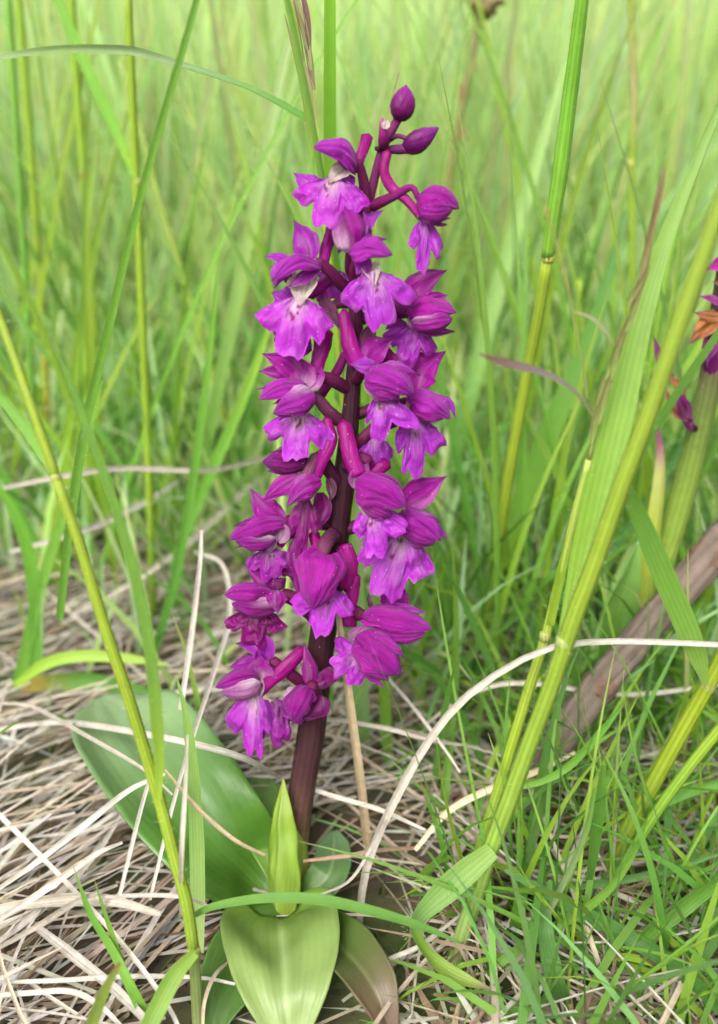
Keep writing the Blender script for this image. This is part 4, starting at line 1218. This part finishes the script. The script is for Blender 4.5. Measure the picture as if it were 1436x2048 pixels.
# --- low curved blades over the litter
LOW = [
 ('slim green blade curving up beside the hairy stem base', [(1035, 1575), (1085, 1562), (1140, 1530), (1200, 1465), (1255, 1398)], -0.005, [10, 15, 17, 15, 2], [(0, G_BRIGHT), (0.9, G_MID), (1, RED)]),
 ('long hairy blade sweeping in a low bow above straw', [(950, 1975), (1000, 1925), (1080, 1870), (1160, 1825), (1225, 1770), (1270, 1700), (1296, 1635)], -0.03, [10, 16, 20, 21, 19, 14, 2], [(0, G_COOL), (0.5, G_BRIGHT), (1, G_MID)]),
 ('thin grey-tipped blade drooping across the low bowed blade', [(1190, 1575), (1172, 1660), (1130, 1760), (1070, 1870), (1000, 1960), (922, 2050)], -0.035, [8, 13, 14, 12, 9, 2], [(0, G_MID), (0.6, (0.28, 0.33, 0.2)), (1, (0.3, 0.22, 0.18))]),
 ('folded dark green blade standing beside the drooping blade', [(1178, 1760), (1190, 1680), (1200, 1590), (1207, 1530)], -0.02, [14, 24, 26, 10], [(0, G_DEEP), (1, G_MID)]),
 ('deep green blade growing behind the hairy stem', [(1010, 1990), (1035, 1830), (1065, 1650), (1100, 1470), (1135, 1350), (1160, 1290)], 0.01, [20, 26, 26, 24, 18, 4], [(0, G_DEEP), (0.5, (0.12, 0.30, 0.03)), (1, G_COOL)]),
 ('straight blade lying level across the tangled stems', [(820, 1790), (920, 1782), (1060, 1776), (1190, 1768), (1330, 1742), (1460, 1700)], -0.012, [6, 12, 16, 17, 15, 5], [(0, G_DEEP), (1, G_COOL)]),
 ('brown-tipped blade rising out of straw between the stems', [(900, 1760), (882, 1680), (862, 1620), (842, 1565)], 0.0, [12, 12, 10, 2], [(0, G_MID), (0.8, G_MID), (1, (0.4, 0.2, 0.1))]),
 ('upright green blade behind the brown-tipped one', [(870, 1770), (888, 1600), (905, 1420), (912, 1250), (905, 1100)], 0.05, [14, 18, 18, 16, 4], [(0, G_DEEP), (1, G_BRIGHT)]),
 ('dark thin blade leaning from behind the orchid spike', [(1035, 1460), (985, 1340), (930, 1210), (885, 1110), (868, 1060)], 0.05, [10, 14, 15, 10, 2], [(0, G_DEEP), (1, (0.10, 0.26, 0.05))]),
 ('bright blade standing behind the brown dry stalk', [(780, 1600), (772, 1450), (764, 1300), (752, 1150), (738, 1000)], 0.06, [16, 22, 24, 22, 6], [(0, G_MID), (0.5, (0.24, 0.44, 0.05)), (1, G_PALE)]),
 ('pale wide blade behind the lowest orchid flowers', [(728, 1600), (722, 1450), (715, 1250), (712, 1080), (716, 960)], 0.075, [22, 34, 36, 30, 6], [(0, G_COOL), (1, (0.34, 0.48, 0.20))]),
 ('pale lime blade lying level above the rounded leaf tip', [(30, 1370), (90, 1328), (160, 1312), (250, 1316), (340, 1330)], 0.08, [14, 24, 24, 20, 3], [(0, G_LIME), (1, (0.36, 0.48, 0.09))]),
 ('orange-flushed dark blade half buried behind the rounded leaf', [(20, 1375), (90, 1366), (180, 1362), (280, 1382), (350, 1400)], 0.105, [22, 30, 34, 28, 6], [(0, (0.35, 0.25, 0.06)), (0.3, (0.30, 0.24, 0.05)), (0.5, G_MID), (1, G_DEEP)]),
 ('green blade rising steeply over the rounded leaf', [(395, 1760), (410, 1560), (398, 1420), (370, 1300), (345, 1230)], 0.045, [18, 24, 20, 12, 2], [(0, G_MID), (0.6, G_BRIGHT), (1, (0.3, 0.35, 0.1))]),
 ('leaning green blade joined low at the straw edge', [(10, 1450), (45, 1330), (80, 1180), (130, 1020), (170, 890), (205, 760)], 0.10, [18, 24, 24, 22, 18, 4], [(0, G_MID), (1, G_BRIGHT)]),
 ('wide green blade fanning from the straw edge', [(62, 1380), (75, 1260), (60, 1120), (25, 1020), (-20, 950)], 0.10, [14, 28, 30, 24, 8], [(0, G_MID), (1, (0.16, 0.36, 0.04))]),
 ('bright curved blade bending towards the orchid spike', [(345, 1140), (372, 1060), (420, 950), (468, 840), (512, 730), (550, 620)], 0.14, [14, 22, 24, 22, 18, 4], [(0, G_MID), (0.5, G_BRIGHT), (1, (0.30, 0.44, 0.06))]),
 ('slender blade rising close behind the bending bright one', [(300, 1330), (345, 1180), (378, 1010), (405, 820), (425, 650), (440, 500)], 0.12, [14, 20, 20, 18, 14, 3], [(0, G_DEEP), (1, G_BRIGHT)]),
 ('pale broad blade slanting up behind the flower spike', [(400, 950), (440, 760), (480, 560), (520, 360), (556, 180), (590, 40)], 0.22, [20, 26, 28, 26, 22, 8], [(0, G_MID), (0.5, (0.30, 0.46, 0.13)), (1, (0.40, 0.52, 0.24))]),
 ('long pale blade leaning behind the tall jointed stem', [(880, 1010), (930, 820), (1000, 560), (1070, 330), (1130, 120)], 0.25, [20, 34, 34, 28, 10], [(0, G_MID), (0.5, (0.33, 0.48, 0.16)), (1, (0.36, 0.5, 0.18))]),
 ('green blade crossing low behind the lower flowers', [(900, 1360), (840, 1320), (780, 1290), (700, 1260), (640, 1215)], 0.07, [8, 16, 18, 14, 3], [(0, G_DEEP), (1, G_MID)]),
 ('wide bluish blade lying low between the stems', [(1150, 2080), (1110, 1960), (1090, 1850), (1100, 1760)], -0.035, [16, 36, 38, 10], [(0, G_DEEP), (1, G_COOL)]),
 ('long blade sloping down over straw towards the edge', [(1010, 1740), (1120, 1800), (1250, 1870), (1360, 1940), (1460, 2040)], -0.03, [8, 26, 32, 34, 20], [(0, G_COOL), (1, G_DEEP)]),
 ('thick dark blade running low beside the leaf tip tangle', [(1200, 1960), (1290, 1880), (1390, 1800), (1480, 1730)], -0.03, [10, 26, 30, 24], [(0, G_MID), (1, G_MID)]),
 ('narrow green blade leaning under the hanging broad blade', [(1190, 1700), (1270, 1640), (1360, 1590), (1470, 1560)], 0.01, [8, 20, 22, 16], [(0, G_MID), (1, G_MID)]),
]
for lab, pts, y, w, c in LOW:
    strand(lab, pts, y, w, c, face=(0.1, -0.9, 0.5), keel=0.3)

# --- soft stems standing behind
BACK = [
 ('yellow jointed stem with one leaf splitting off halfway', [(306, 1260), (300, 1010), (290, 760), (275, 420), (264, 200), (254, -40)], 16, STEMC, ((272, 360), (235, 270), (190, 170), (140, 60), (100, -40)), (275, 362)),
 ('slim yellow stem bowed outward with orange lower half', [(96, 880), (88, 680), (74, 480), (58, 260), (42, 60), (34, -40)], 15, [(0, (0.38, 0.34, 0.05)), (0.5, G_YEL), (1, G_LIME)], None, None),
 ('fine green stem standing beside the bowed yellow stem', [(70, 900), (62, 740), (46, 480), (30, 220), (14, -30)], 12, [(0, G_MID), (1, G_BRIGHT)], None, None),
 ('straight lime stem with brown joint', [(206, 1000), (196, 800), (182, 560), (166, 330), (150, 120), (140, -40)], 15, [(0, G_YEL), (1, G_LIME)], None, (168, 352)),
 ('leaning yellow stem with orange fleck at its bend', [(470, 920), (432, 770), (400, 660), (356, 520), (310, 370), (280, 250), (240, 120)], 13, [(0, G_YEL), (1, (0.34, 0.45, 0.12))], None, None),
 ('pale yellow stem with ring joint and flushed sheath', [(1262, 760), (1264, 560), (1264, 350), (1268, 200), (1264, 80), (1262, -40)], 13, [(0, G_LIME), (0.6, G_YEL), (0.75, (0.40, 0.34, 0.16)), (1, G_YEL)], None, (1263, 325)),
 ('green stem leaning outward beside the pale ringed stem', [(1290, 800), (1330, 560), (1370, 400), (1420, 260), (1480, 120)], 14, [(0, G_LIME), (1, G_MID)], None, None),
 ('slim lime stem rising behind the hanging blade', [(1268, 1180), (1264, 1000), (1266, 800), (1268, 640)], 13, [(0, G_LIME), (1, G_LIME)], None, None),
 ('thin green stem behind the dark drooping leaf', [(1088, 1180), (1110, 1010), (1134, 840), (1150, 700), (1160, 560)], 12, [(0, G_MID), (1, G_LIME)], None, None),
]
for k, (lab, pts, w, c, leaf, nd) in enumerate(BACK):
    g = thing('grass_shoot', lab, 'grass stem')
    yb = [0.155, 0.26, 0.22, 0.24, 0.26, 0.24, 0.16, 0.18, 0.18][k]
    stem_part(g, pts, yb, w, c, 0.0)
    # the hidden foot runs down to the soil
    a = PY(pts[0][0], pts[0][1], yb)
    foot = Vector((a.x * 0.97, yb, 0.0))
    link('stem', tube_mesh('stem', [foot, a.lerp(foot, 0.5), a], [w * mpp(a) * 0.55, w * mpp(a) * 0.5], col_at(c, 0.0), n=8, ns=8), M_STEM, g)
    if leaf:
        leaf_part(g, list(leaf), yb - 0.002, [10, 22, 24, 22, 14], [(0, G_LIME), (0.3, (0.20, 0.41, 0.05)), (1, G_BRIGHT)], 0.01)
    if nd:
        node_part(g, nd[0], nd[1], yb, w * 1.1, (0.30, 0.16, 0.05) if 'brown' in lab else (0.5, 0.5, 0.14))

g = thing('seeding_grass', 'brownish seed stalk with small blunt head behind the sideways flowers', 'seed stalk')
yb = 0.33
stem_part(g, [(838, 640), (862, 540), (890, 400), (912, 270), (932, 170), (955, 60), (965, 20)], yb, [14, 16, 17, 17, 15, 15], [(0, (0.22, 0.28, 0.07)), (1, (0.26, 0.25, 0.10))])
a = PY(838, 640, yb)
link('stem', tube_mesh('stem', [Vector((a.x - 0.004, yb, 0)), a.lerp(Vector((a.x, yb, 0)), 0.5), a], [0.0015, 0.0014], (0.2, 0.28, 0.07), n=8, ns=8), M_STEM, g)
link('seed_head', tube_mesh('seed_head', px_pts([(955, 40), (966, 10), (978, -30)], yb), [0.002, 0.007, 0.008, 0.004], [(0, (0.22, 0.17, 0.07)), (1, (0.34, 0.28, 0.14))], n=16, ns=14, bump=0.5, ridges=0.15, nr=7, seed=4.0), M_STEM, g)
for q, (px, py) in enumerate([(920, 280), (905, 300), (895, 410), (941, 150), (917, 200)]):
    leaf_part(g, [(px, py), (px + 5, py - 16), (px + 2, py - 34)], yb - 0.002, [5, 12, 2], (0.34, 0.22, 0.10), name='bract', n=8)

# ------------------------------------------------------------------ second orchid, withering, at the edge
orch2 = thing('orchid_plant', 'fading orchid with withered brown-purple blooms on a thick green stem', 'orchid')
Y2 = 0.085
def Q(x, y, d=0.0):
    return PY(x, y, Y2 - d / 1000.0)
p0 = Q(1268, 1330)
foot = Vector((p0.x - 0.006, Y2, 0.0))
link('stem', tube_mesh('stem', [foot, p0, Q(1300, 1210), Q(1335, 1090), Q(1368, 980), Q(1398, 860), Q(1422, 750), Q(1445, 600), Q(1462, 470), Q(1480, 330)],
     [0.0046, 0.0046, 0.0046, 0.0045, 0.0042, 0.0038, 0.0032, 0.002], [(0, (0.24, 0.32, 0.04)), (0.45, (0.16, 0.23, 0.035)), (0.62, (0.11, 0.15, 0.035)), (0.74, (0.08, 0.05, 0.04)), (1, (0.08, 0.015, 0.05))], n=40, ns=14, ridges=0.03, nr=6), M_OSTEM, orch2)
O_save = O
def O(x, y, d=0.0):
    return Q(x, y, d)
f = link('flower', None, None, orch2)
otube('ovary', [(1424, 745, 1), (1422, 700, 4), (1425, 660, 6)], 34, 26, [(0, (0.12, 0.01, 0.09)), (1, (0.19, 0.012, 0.14))], f, mat=M_OSTEM)
petal('petal', (1440, 640, 6), (1415, 650, 8), (1376, 690, 9), 38, col=(0.42, 0.16, 0.05), parent=f, frill=0.4)
petal('petal', (1440, 630, 6), (1420, 632, 8), (1385, 625, 8), 24, col=(0.36, 0.13, 0.05), parent=f, frill=0.4)
petal('petal', (1440, 660, 6), (1420, 690, 8), (1415, 735, 8), 36, col=(0.17, 0.01, 0.14), parent=f, frill=0.3)
petal('sepal', (1445, 610, 5), (1425, 598, 6), (1396, 592, 6), 16, col=(0.33, 0.02, 0.27), parent=f)
f = link('flower', None, None, orch2)
petal('petal', (1465, 540, 5), (1445, 528, 8), (1408, 540, 8), 40, col=(0.40, 0.012, 0.26), parent=f)
petal('sepal', (1460, 570, 5), None, (1424, 565, 6), 20, col=(0.34, 0.14, 0.06), parent=f)
f = link('flower', None, None, orch2)
otube('ovary', [(1395, 860, 2), (1380, 850, 5), (1378, 838, 8)], 14, 14, [(0, OVD), (1, OVD)], f, mat=M_OSTEM)
petal('petal', (1382, 862, 8), (1362, 800, 10), (1342, 745, 8), 26, col=(0.20, 0.012, 0.15), parent=f, frill=0.4)
petal('petal', (1378, 840, 8), (1345, 815, 10), (1330, 770, 9), 20, col=(0.40, 0.15, 0.06), parent=f, frill=0.4)
petal('petal', (1370, 790, 9), None, (1330, 745, 8), 18, col=(0.42, 0.16, 0.06), parent=f, frill=0.3)
petal('sepal', (1328, 740, 8), (1318, 712, 8), (1306, 668, 6), 17, col=(0.20, 0.02, 0.13), parent=f)
broad_leaf('leaf', [Q(1272, 1330, 8), Q(1292, 1180, 9), Q(1312, 1040, 9), Q(1322, 920, 7), Q(1312, 838, 5)], [0.010, 0.0085, 0.0072, 0.0058, 0.0042, 0.0006],
           [(0, (0.30, 0.42, 0.05)), (0.6, (0.36, 0.44, 0.06)), (0.8, (0.40, 0.42, 0.14)), (0.9, (0.36, 0.14, 0.20)), (1, (0.26, 0.06, 0.16))], orch2, face=(0, -1, 0.1), cup=-0.4, fold=-0.1, seed=2.7, keelpale=0.0, label='narrow yellow-green bract leaf with purple tip')
O = O_save
broad_leaf('leaf', [foot + Vector((0, 0, 0.004)), PY(1230, 1250, 0.075), PY(1262, 1140, 0.07), PY(1280, 1080, 0.07)], [0.010, 0.017, 0.013, 0.001], [(0, (0.16, 0.32, 0.04)), (1, (0.20, 0.36, 0.08))], orch2, face=(0.2, -1, 0.4), cup=0.2, fold=0.2, seed=12.7, keelpale=0.0)
broad_leaf('leaf', [foot + Vector((0, 0, 0.004)), PG(1330, 1345, 0.014), PG(1410, 1310, 0.02), PG(1500, 1270, 0.02), PG(1600, 1250, 0.01)], [0.012, 0.026, 0.034, 0.026, 0.002], [(0, (0.075, 0.17, 0.02)), (1, (0.06, 0.14, 0.025))], orch2, face=(0, -0.5, 1), cup=0.2, fold=0.15, seed=14.7, keelpale=0.05)
broad_leaf('leaf', [foot + Vector((0, 0, 0.004)), PG(1230, 1420, 0.010), PG(1330, 1410, 0.013), PG(1440, 1410, 0.012), PG(1540, 1430, 0.006)], [0.012, 0.020, 0.022, 0.018, 0.002], [(0, (0.07, 0.16, 0.02)), (1, (0.05, 0.13, 0.02))], orch2, face=(0, -0.5, 1), cup=0.25, fold=0.15, seed=15.7, keelpale=0.05)

# --- thick dead stalk lying aslant
g = thing('dead_stalk', 'thick weathered brown stalk lying aslant behind the yellow grass stems', 'dead stalk')
A = [PG(1035, 1610, 0.006), PG(1110, 1490, 0.030), PG(1200, 1372, 0.048), PG(1300, 1252, 0.062), PG(1400, 1135, 0.076), PG(1520, 1000, 0.092)]
link('stalk', tube_mesh('stalk', A, [0.0050, 0.0056, 0.0060, 0.0064, 0.0068], [(0, (0.135, 0.11, 0.085)), (0.5, (0.155, 0.122, 0.095)), (1, (0.13, 0.10, 0.078))], n=60, ns=22, ridges=0.05, nr=6, bump=0.26, seed=5.5), M_BARK, g)
for v, r in ((0.35, 0.0060), (0.78, 0.0067)):
    c = spline(A, 41)
    i = int(v * 40)
    link('joint', tube_mesh('joint', [c[i - 1], c[i], c[i + 1]], [r * 0.93, r * 1.04, r * 0.93], (0.15, 0.10, 0.07), n=7, ns=14, bump=0.1), M_BARK, g)

# ------------------------------------------------------------------ straws one can tell apart
def straw(lab, pts, w, col, z=None, y=None, group=None):
    P = [PG(p[0], p[1], p[2]) for p in pts] if y is None else px_pts(pts, y)
    ws = [0.72 * x * mpp(P[min(len(P) - 1, int(i * len(P) / len(w)))]) for i, x in enumerate(w)]
    o = link('dry_straw', blade_mesh('dry_straw', P, ws, col, face=(0, -0.8, 0.7), keel=1.1, n=26, wob=0.35, seed=seedn()), M_STRAW)
    return tag(o, lab, 'straw', group)

straw('long bleached straw bowing from the dead stalk down to the litter', [(1500, 1292), (1436, 1290), (1300, 1284), (1190, 1284), (1100, 1296), (1010, 1338), (920, 1405), (850, 1492), (795, 1590), (752, 1680), (726, 1770), (716, 1900), (712, 2060)],
      [14, 16, 17, 18, 21, 24, 25, 24, 22, 18, 12, 8], [(0, STRAW_W), (1, STRAW)], y=-0.012)
straw('pale straw running level below the long bowed one', [(1480, 1362), (1400, 1374), (1290, 1388), (1200, 1386), (1120, 1374), (1040, 1366), (970, 1376), (900, 1412), (850, 1450)], [10, 13, 14, 13, 13, 14, 12, 8], [(0, STRAW_W), (1, STRAW)], y=0.045)
straw('upright brown dry stalk touching the lower orchid flowers', [(676, 1225), (690, 1330), (706, 1450), (722, 1570), (735, 1690), (750, 1790), (772, 1900), (800, 2000)], [16, 22, 25, 25, 24, 22, 20, 16], [(0, (0.42, 0.34, 0.22)), (0.5, (0.36, 0.27, 0.17)), (1, (0.34, 0.25, 0.17))], y=0.012)
SL = [
 ('white straw crossing the long leaf near its rounded end', [(-20, 1462, .03), (120, 1445, .034), (300, 1470, .037), (470, 1510, .036), (560, 1555, .03)], [12, 16, 18, 18, 12], STRAW_W),
 ('grey-white straw lying over the rounded leaf tip', [(-20, 1408, .03), (60, 1412, .03), (180, 1475, .036), (290, 1540, .040), (345, 1590, .038)], [8, 12, 13, 12, 6], STRAW),
 ('cream straw rising steeply past the rounded leaf', [(300, 1800, .02), (360, 1560, .045), (430, 1340, .06), (460, 1230, .06), (445, 1130, .055), (390, 1105, .05)], [9, 12, 14, 14, 12, 8], STRAW_W),
 ('straight pale straw standing beside the rounded leaf', [(362, 1420, .045), (385, 1260, .075), (400, 1130, .095), (403, 1060, .105)], [14, 16, 15, 10], STRAW_W),
 ('slanting white straw pinned across the litter beside the leaf', [(-20, 1610, .02), (110, 1740, .022), (240, 1880, .022), (330, 2000, .02), (360, 2060, .018)], [14, 15, 15, 14, 12], STRAW_W),
 ('thin white straw hanging over the edge of the long leaf', [(240, 1790, .03), (262, 1700, .037), (285, 1610, .04), (320, 1490, .042)], [10, 12, 12, 8], STRAW_W),
 ('narrow grey straw upright in front of the long leaf', [(362, 1830, .03), (364, 1700, .05), (372, 1560, .06), (375, 1470, .064)], [9, 13, 13, 8], STRAW),
 ('brownish straw slanting across the green half of the long leaf', [(330, 1540, .042), (400, 1620, .046), (470, 1680, .042), (530, 1710, .036)], [7, 11, 12, 8], (0.48, 0.38, 0.22)),
 ('broad flat torn straw ending in a ragged tip', [(-20, 1820, .018), (110, 1800, .02), (220, 1800, .021), (320, 1828, .02)], [22, 34, 38, 16], STRAW),
 ('pale straw line lying above the ragged flat straw', [(190, 1795, .022), (300, 1790, .024), (370, 1795, .024), (425, 1815, .022)], [8, 12, 12, 6], STRAW_W),
 ('wide bleached straw sloping under the forked sprout', [(70, 1850, .012), (150, 1910, .014), (240, 1985, .014), (330, 2080, .012)], [18, 30, 28, 20], STRAW_W),
 ('white straw running diagonally below the rounded leaf edge', [(-20, 1790, .03), (80, 1720, .03), (170, 1650, .032), (260, 1580, .034), (330, 1548, .042)], [12, 16, 18, 16, 8], STRAW_W),
 ('second white diagonal straw below the first', [(-20, 1850, .026), (90, 1780, .028), (190, 1710, .028), (245, 1685, .028)], [14, 20, 20, 8], STRAW_W),
 ('third white diagonal straw along the litter', [(-20, 1905, .02), (80, 1850, .022), (160, 1800, .022), (235, 1770, .022)], [12, 18, 18, 8], STRAW),
 ('curved straw at the bottom beneath the torn flat one', [(-20, 1992, .014), (60, 1985, .016), (140, 1982, .018), (200, 2010, .016), (250, 2060, .012)], [10, 15, 16, 15, 12], STRAW_W),
 ('level pale straw below the forked sprout', [(-20, 1965, .012), (120, 1960, .014), (260, 1952, .014), (400, 1955, .014), (470, 1968, .012)], [8, 13, 14, 12, 8], STRAW_W),
 ('looped cream straw beside the near oval leaf', [(405, 2060, .012), (410, 2000, .016), (430, 1950, .018), (460, 1920, .016)], [8, 11, 11, 6], (0.62, 0.50, 0.34)),
 ('grey level straw far behind the thin green stems', [(-30, 985, .09), (120, 955, .095), (250, 938, .095), (420, 942, .09), (540, 915, .085)], [12, 15, 16, 15, 10], STRAW),
 ('white bent straw far behind near the straw edge', [(20, 1105, .05), (110, 1080, .06), (200, 1050, .06), (300, 1000, .06), (360, 960, .06)], [10, 16, 18, 14, 8], STRAW_W),
 ('pair-like pale straw sloping behind the curved blade', [(140, 1230, .03), (260, 1170, .04), (380, 1085, .045), (470, 1000, .045), (560, 930, .04)], [10, 16, 18, 16, 10], STRAW),
 ('soft grey straw behind the lowest orchid flowers', [(560, 1180, .03), (620, 1240, .035), (690, 1290, .03), (760, 1360, .02)], [10, 14, 14, 8], STRAW),
 ('straw stretching from the orchid stem to the brown stalk', [(585, 1565, .03), (660, 1590, .035), (760, 1620, .035), (850, 1660, .03)], [8, 13, 14, 8], STRAW_W),
 ('thin straw slanting below the twin-lobed flower', [(770, 1350, .04), (830, 1420, .042), (890, 1500, .04), (920, 1545, .036)], [8, 10, 10, 5], STRAW_W),
 ('straw sloping up to the hairy stem', [(830, 1700, .02), (900, 1620, .03), (1000, 1570, .035), (1080, 1540, .035), (1150, 1505, .035)], [12, 18, 20, 16, 8], (0.60, 0.47, 0.32)),
 ('pale straw arch crossing under the bowed long straw', [(560, 1470, .02), (640, 1440, .04), (760, 1455, .045), (860, 1480, .04), (960, 1495, .03)], [8, 12, 13, 12, 6], STRAW),
 ('flat tan straw leaning on the sheath of the orchid', [(606, 1722, .02), (690, 1712, .024), (760, 1700, .022), (850, 1695, .016)], [8, 12, 12, 8], (0.36, 0.22, 0.14)),
 ('white straw below the bent grass leaf', [(690, 1960, .012), (760, 1925, .016), (840, 1890, .018), (920, 1830, .016)], [9, 13, 13, 7], STRAW_W),
 ('curled thin straw beside the brown upright stalk', [(640, 1790, .02), (700, 1760, .03), (745, 1690, .04), (790, 1600, .04), (830, 1555, .035)], [6, 9, 10, 9, 5], STRAW_W),
]
for lab, pts, w, c in SL:
    pts = [(p[0], p[1], p[2] + (0.017 if 130 < p[0] < 560 and 1380 < p[1] < 1830 else 0)) for p in pts]
    straw(lab, pts, w, [(0, c), (0.5, mixc(c, STRAW, 0.3)), (1, c)])

# --- many look-alike straws and blades, each an object
def proto_straws():
    rng = random.Random(21)
    out = []
    for k in range(14):
        ln = rng.uniform(0.05, 0.13)
        b = rng.uniform(-0.12, 0.12)
        h = rng.uniform(0.0, 0.10)
        P = [Vector((ln * (t - 0.5), b * ln * math.sin(math.pi * t), 0.002 + h * ln * math.sin(math.pi * t * rng.uniform(0.7, 1.0)))) for t in (0, 0.2, 0.4, 0.6, 0.8, 1)]
        w = rng.choice([0.0008, 0.0010, 0.0012, 0.0014, 0.0018])
        c = rng.choice([STRAW, STRAW_W, STRAW_W, STRAW, (0.5, 0.4, 0.28), STRAW_B])
        me = blade_mesh('dry_straw', P, [w * 0.6, w, w, w * 0.9, w * 0.3], [(0, c), (0.5, mixc(c, STRAW_W, 0.3)), (1, c)], face=(0, 0, 1), keel=rng.uniform(0.5, 1.1), n=10, wob=0.3, seed=k * 1.1)
        me.materials.append(M_STRAW)
        me['look'] = ('thin ' if w < 0.0011 else 'narrow ' if w < 0.0013 else 'broad ') + ('brown' if c[0] < 0.3 else 'tan' if c == (0.5, 0.4, 0.28) else 'bleached' if c[0] > 0.45 else 'beige')
        out.append(me)
    return out

def to_px(p):
    d = Vector(p) - CAM
    k = FPX / d.dot(FWD)
    return IW / 2 + d.dot(RGT) * k, IH / 2 - d.dot(UPV) * k

def on_leaf(p, az):
    for t in (-0.07, -0.05, -0.03, -0.01, 0.01, 0.03, 0.05, 0.07):
        x, y = to_px((p.x + math.cos(az) * t, p.y + math.sin(az) * t, 0.012))
        if 440 < x < 700 and 1810 < y < 2100 or 380 < x < 700 and 1640 < y < 1860:
            return True
    return False

def scatter_straws():
    rng = random.Random(8)
    pr = proto_straws()
    n = 0
    while n < 255:
        px, py = rng.uniform(-40, 1480), rng.uniform(1020, 2080)
        if px > 560 and rng.random() < 0.35 or 420 < px < 760 and py > 1650:
            continue
        p = PG(px, py, 0.008)
        az = rng.gauss(R_(36), 0.28) if px < 560 else rng.gauss(R_(0), 1.0)
        if rng.random() < 0.22:
            az = rng.uniform(0, math.pi)
        if on_leaf(p, az):
            continue
        me = rng.choice(pr)
        o = bpy.data.objects.new('dry_straw', me)
        COL.objects.link(o)
        o.location = (p.x, p.y, rng.uniform(0.003, 0.013))
        o.rotation_euler = (rng.uniform(-0.4, 0.4), rng.gauss(0, 0.12), az)
        s = rng.uniform(0.7, 1.25)
        o.scale = (s, s, s)
        zone = ('in the straw bed beside the long orchid leaf' if px < 560 and py > 1400 else 'in the litter beyond the rounded leaf end' if px < 560
                else 'in the litter behind the orchid stem' if py < 1450 else 'in the tangle around the hairy grass stem')
        tag(o, 'loose %s straw lying %s' % (me['look'], zone), 'straw', 'loose straws in the litter')
        n += 1

def scatter_blades():
    rng = random.Random(31)
    protos = []
    for k in range(16):
        ln = rng.uniform(0.11, 0.30)
        bend = rng.uniform(0.02, 0.5)
        el = R_(rng.uniform(72, 88))
        P, p = [], Vector((0, 0, -0.003))
        for i in range(8):
            P.append(p.copy())
            p += Vector((math.cos(el), 0, math.sin(el))) * ln / 7
            el -= bend / 7 * (0.4 + i * 0.2)
        w = rng.uniform(0.0018, 0.0042)
        c = rng.choice([G_BRIGHT, G_MID, G_LIME, G_COOL, G_BRIGHT, G_DEEP])
        me = blade_mesh('grass_blade', P, [w * 0.7, w, w, w * 0.85, w * 0.6, w * 0.05], [(0, mixc(c, G_DEEP, 0.3)), (0.4, c), (0.9, mixc(c, G_PALE, 0.3)), (1, mixc(c, STRAW, 0.4))], face=(0, -1, 0.1), keel=rng.uniform(0.1, 0.6), n=14, wob=0.15, seed=k * 2.3, roll=[0, rng.uniform(-0.8, 0.8)])
        me.materials.append(M_GRASS)
        tone = {G_BRIGHT: 'bright green', G_MID: 'mid-green', G_LIME: 'lime green', G_COOL: 'bluish green', G_DEEP: 'dark green'}[c]
        me['look'] = ('slender ' if w < 0.0026 else 'medium ' if w < 0.0034 else 'broad ') + tone
        protos.append(me)
    n = 0
    while n < 300:
        px = rng.uniform(-40, 1480)
        py = rng.uniform(930, 1420) if n < 190 else rng.uniform(1420, 2060)
        if 430 < px < 900 and py > 1150 and rng.random() < 0.75:
            continue
        if n >= 190 and px < 960:
            continue
        if px < 560 and py > 1230 and rng.random() < 0.9:
            continue
        p = PG(px, py)
        me = rng.choice(protos)
        o = bpy.data.objects.new('grass_strand', me)
        COL.objects.link(o)
        o.location = (p.x, p.y, 0)
        o.rotation_euler = (rng.gauss(0, 0.08), rng.gauss(0, 0.08), rng.choice([0, math.pi]) + rng.gauss(0, 0.7))
        if py >= 1420:
            o.rotation_euler = (rng.gauss(0, 0.3), rng.gauss(0, 0.45), rng.uniform(0, 6.28))
        s = rng.uniform(0.7, 1.25) * (1.0 if py < 1420 else 0.40)
        o.scale = (s, s, s)
        zone = ('rising from straw around the hairy grass stem' if py >= 1420 else 'growing among yellow stems beyond the long leaf' if px < 430
                else 'growing up behind the orchid spike' if px < 930 else 'growing around the fading orchid and dead stalk')
        tag(o, '%s blade %s' % (me['look'], zone), 'grass blade', 'meadow blades rising from the litter')
        n += 1

scatter_straws()
scatter_blades()
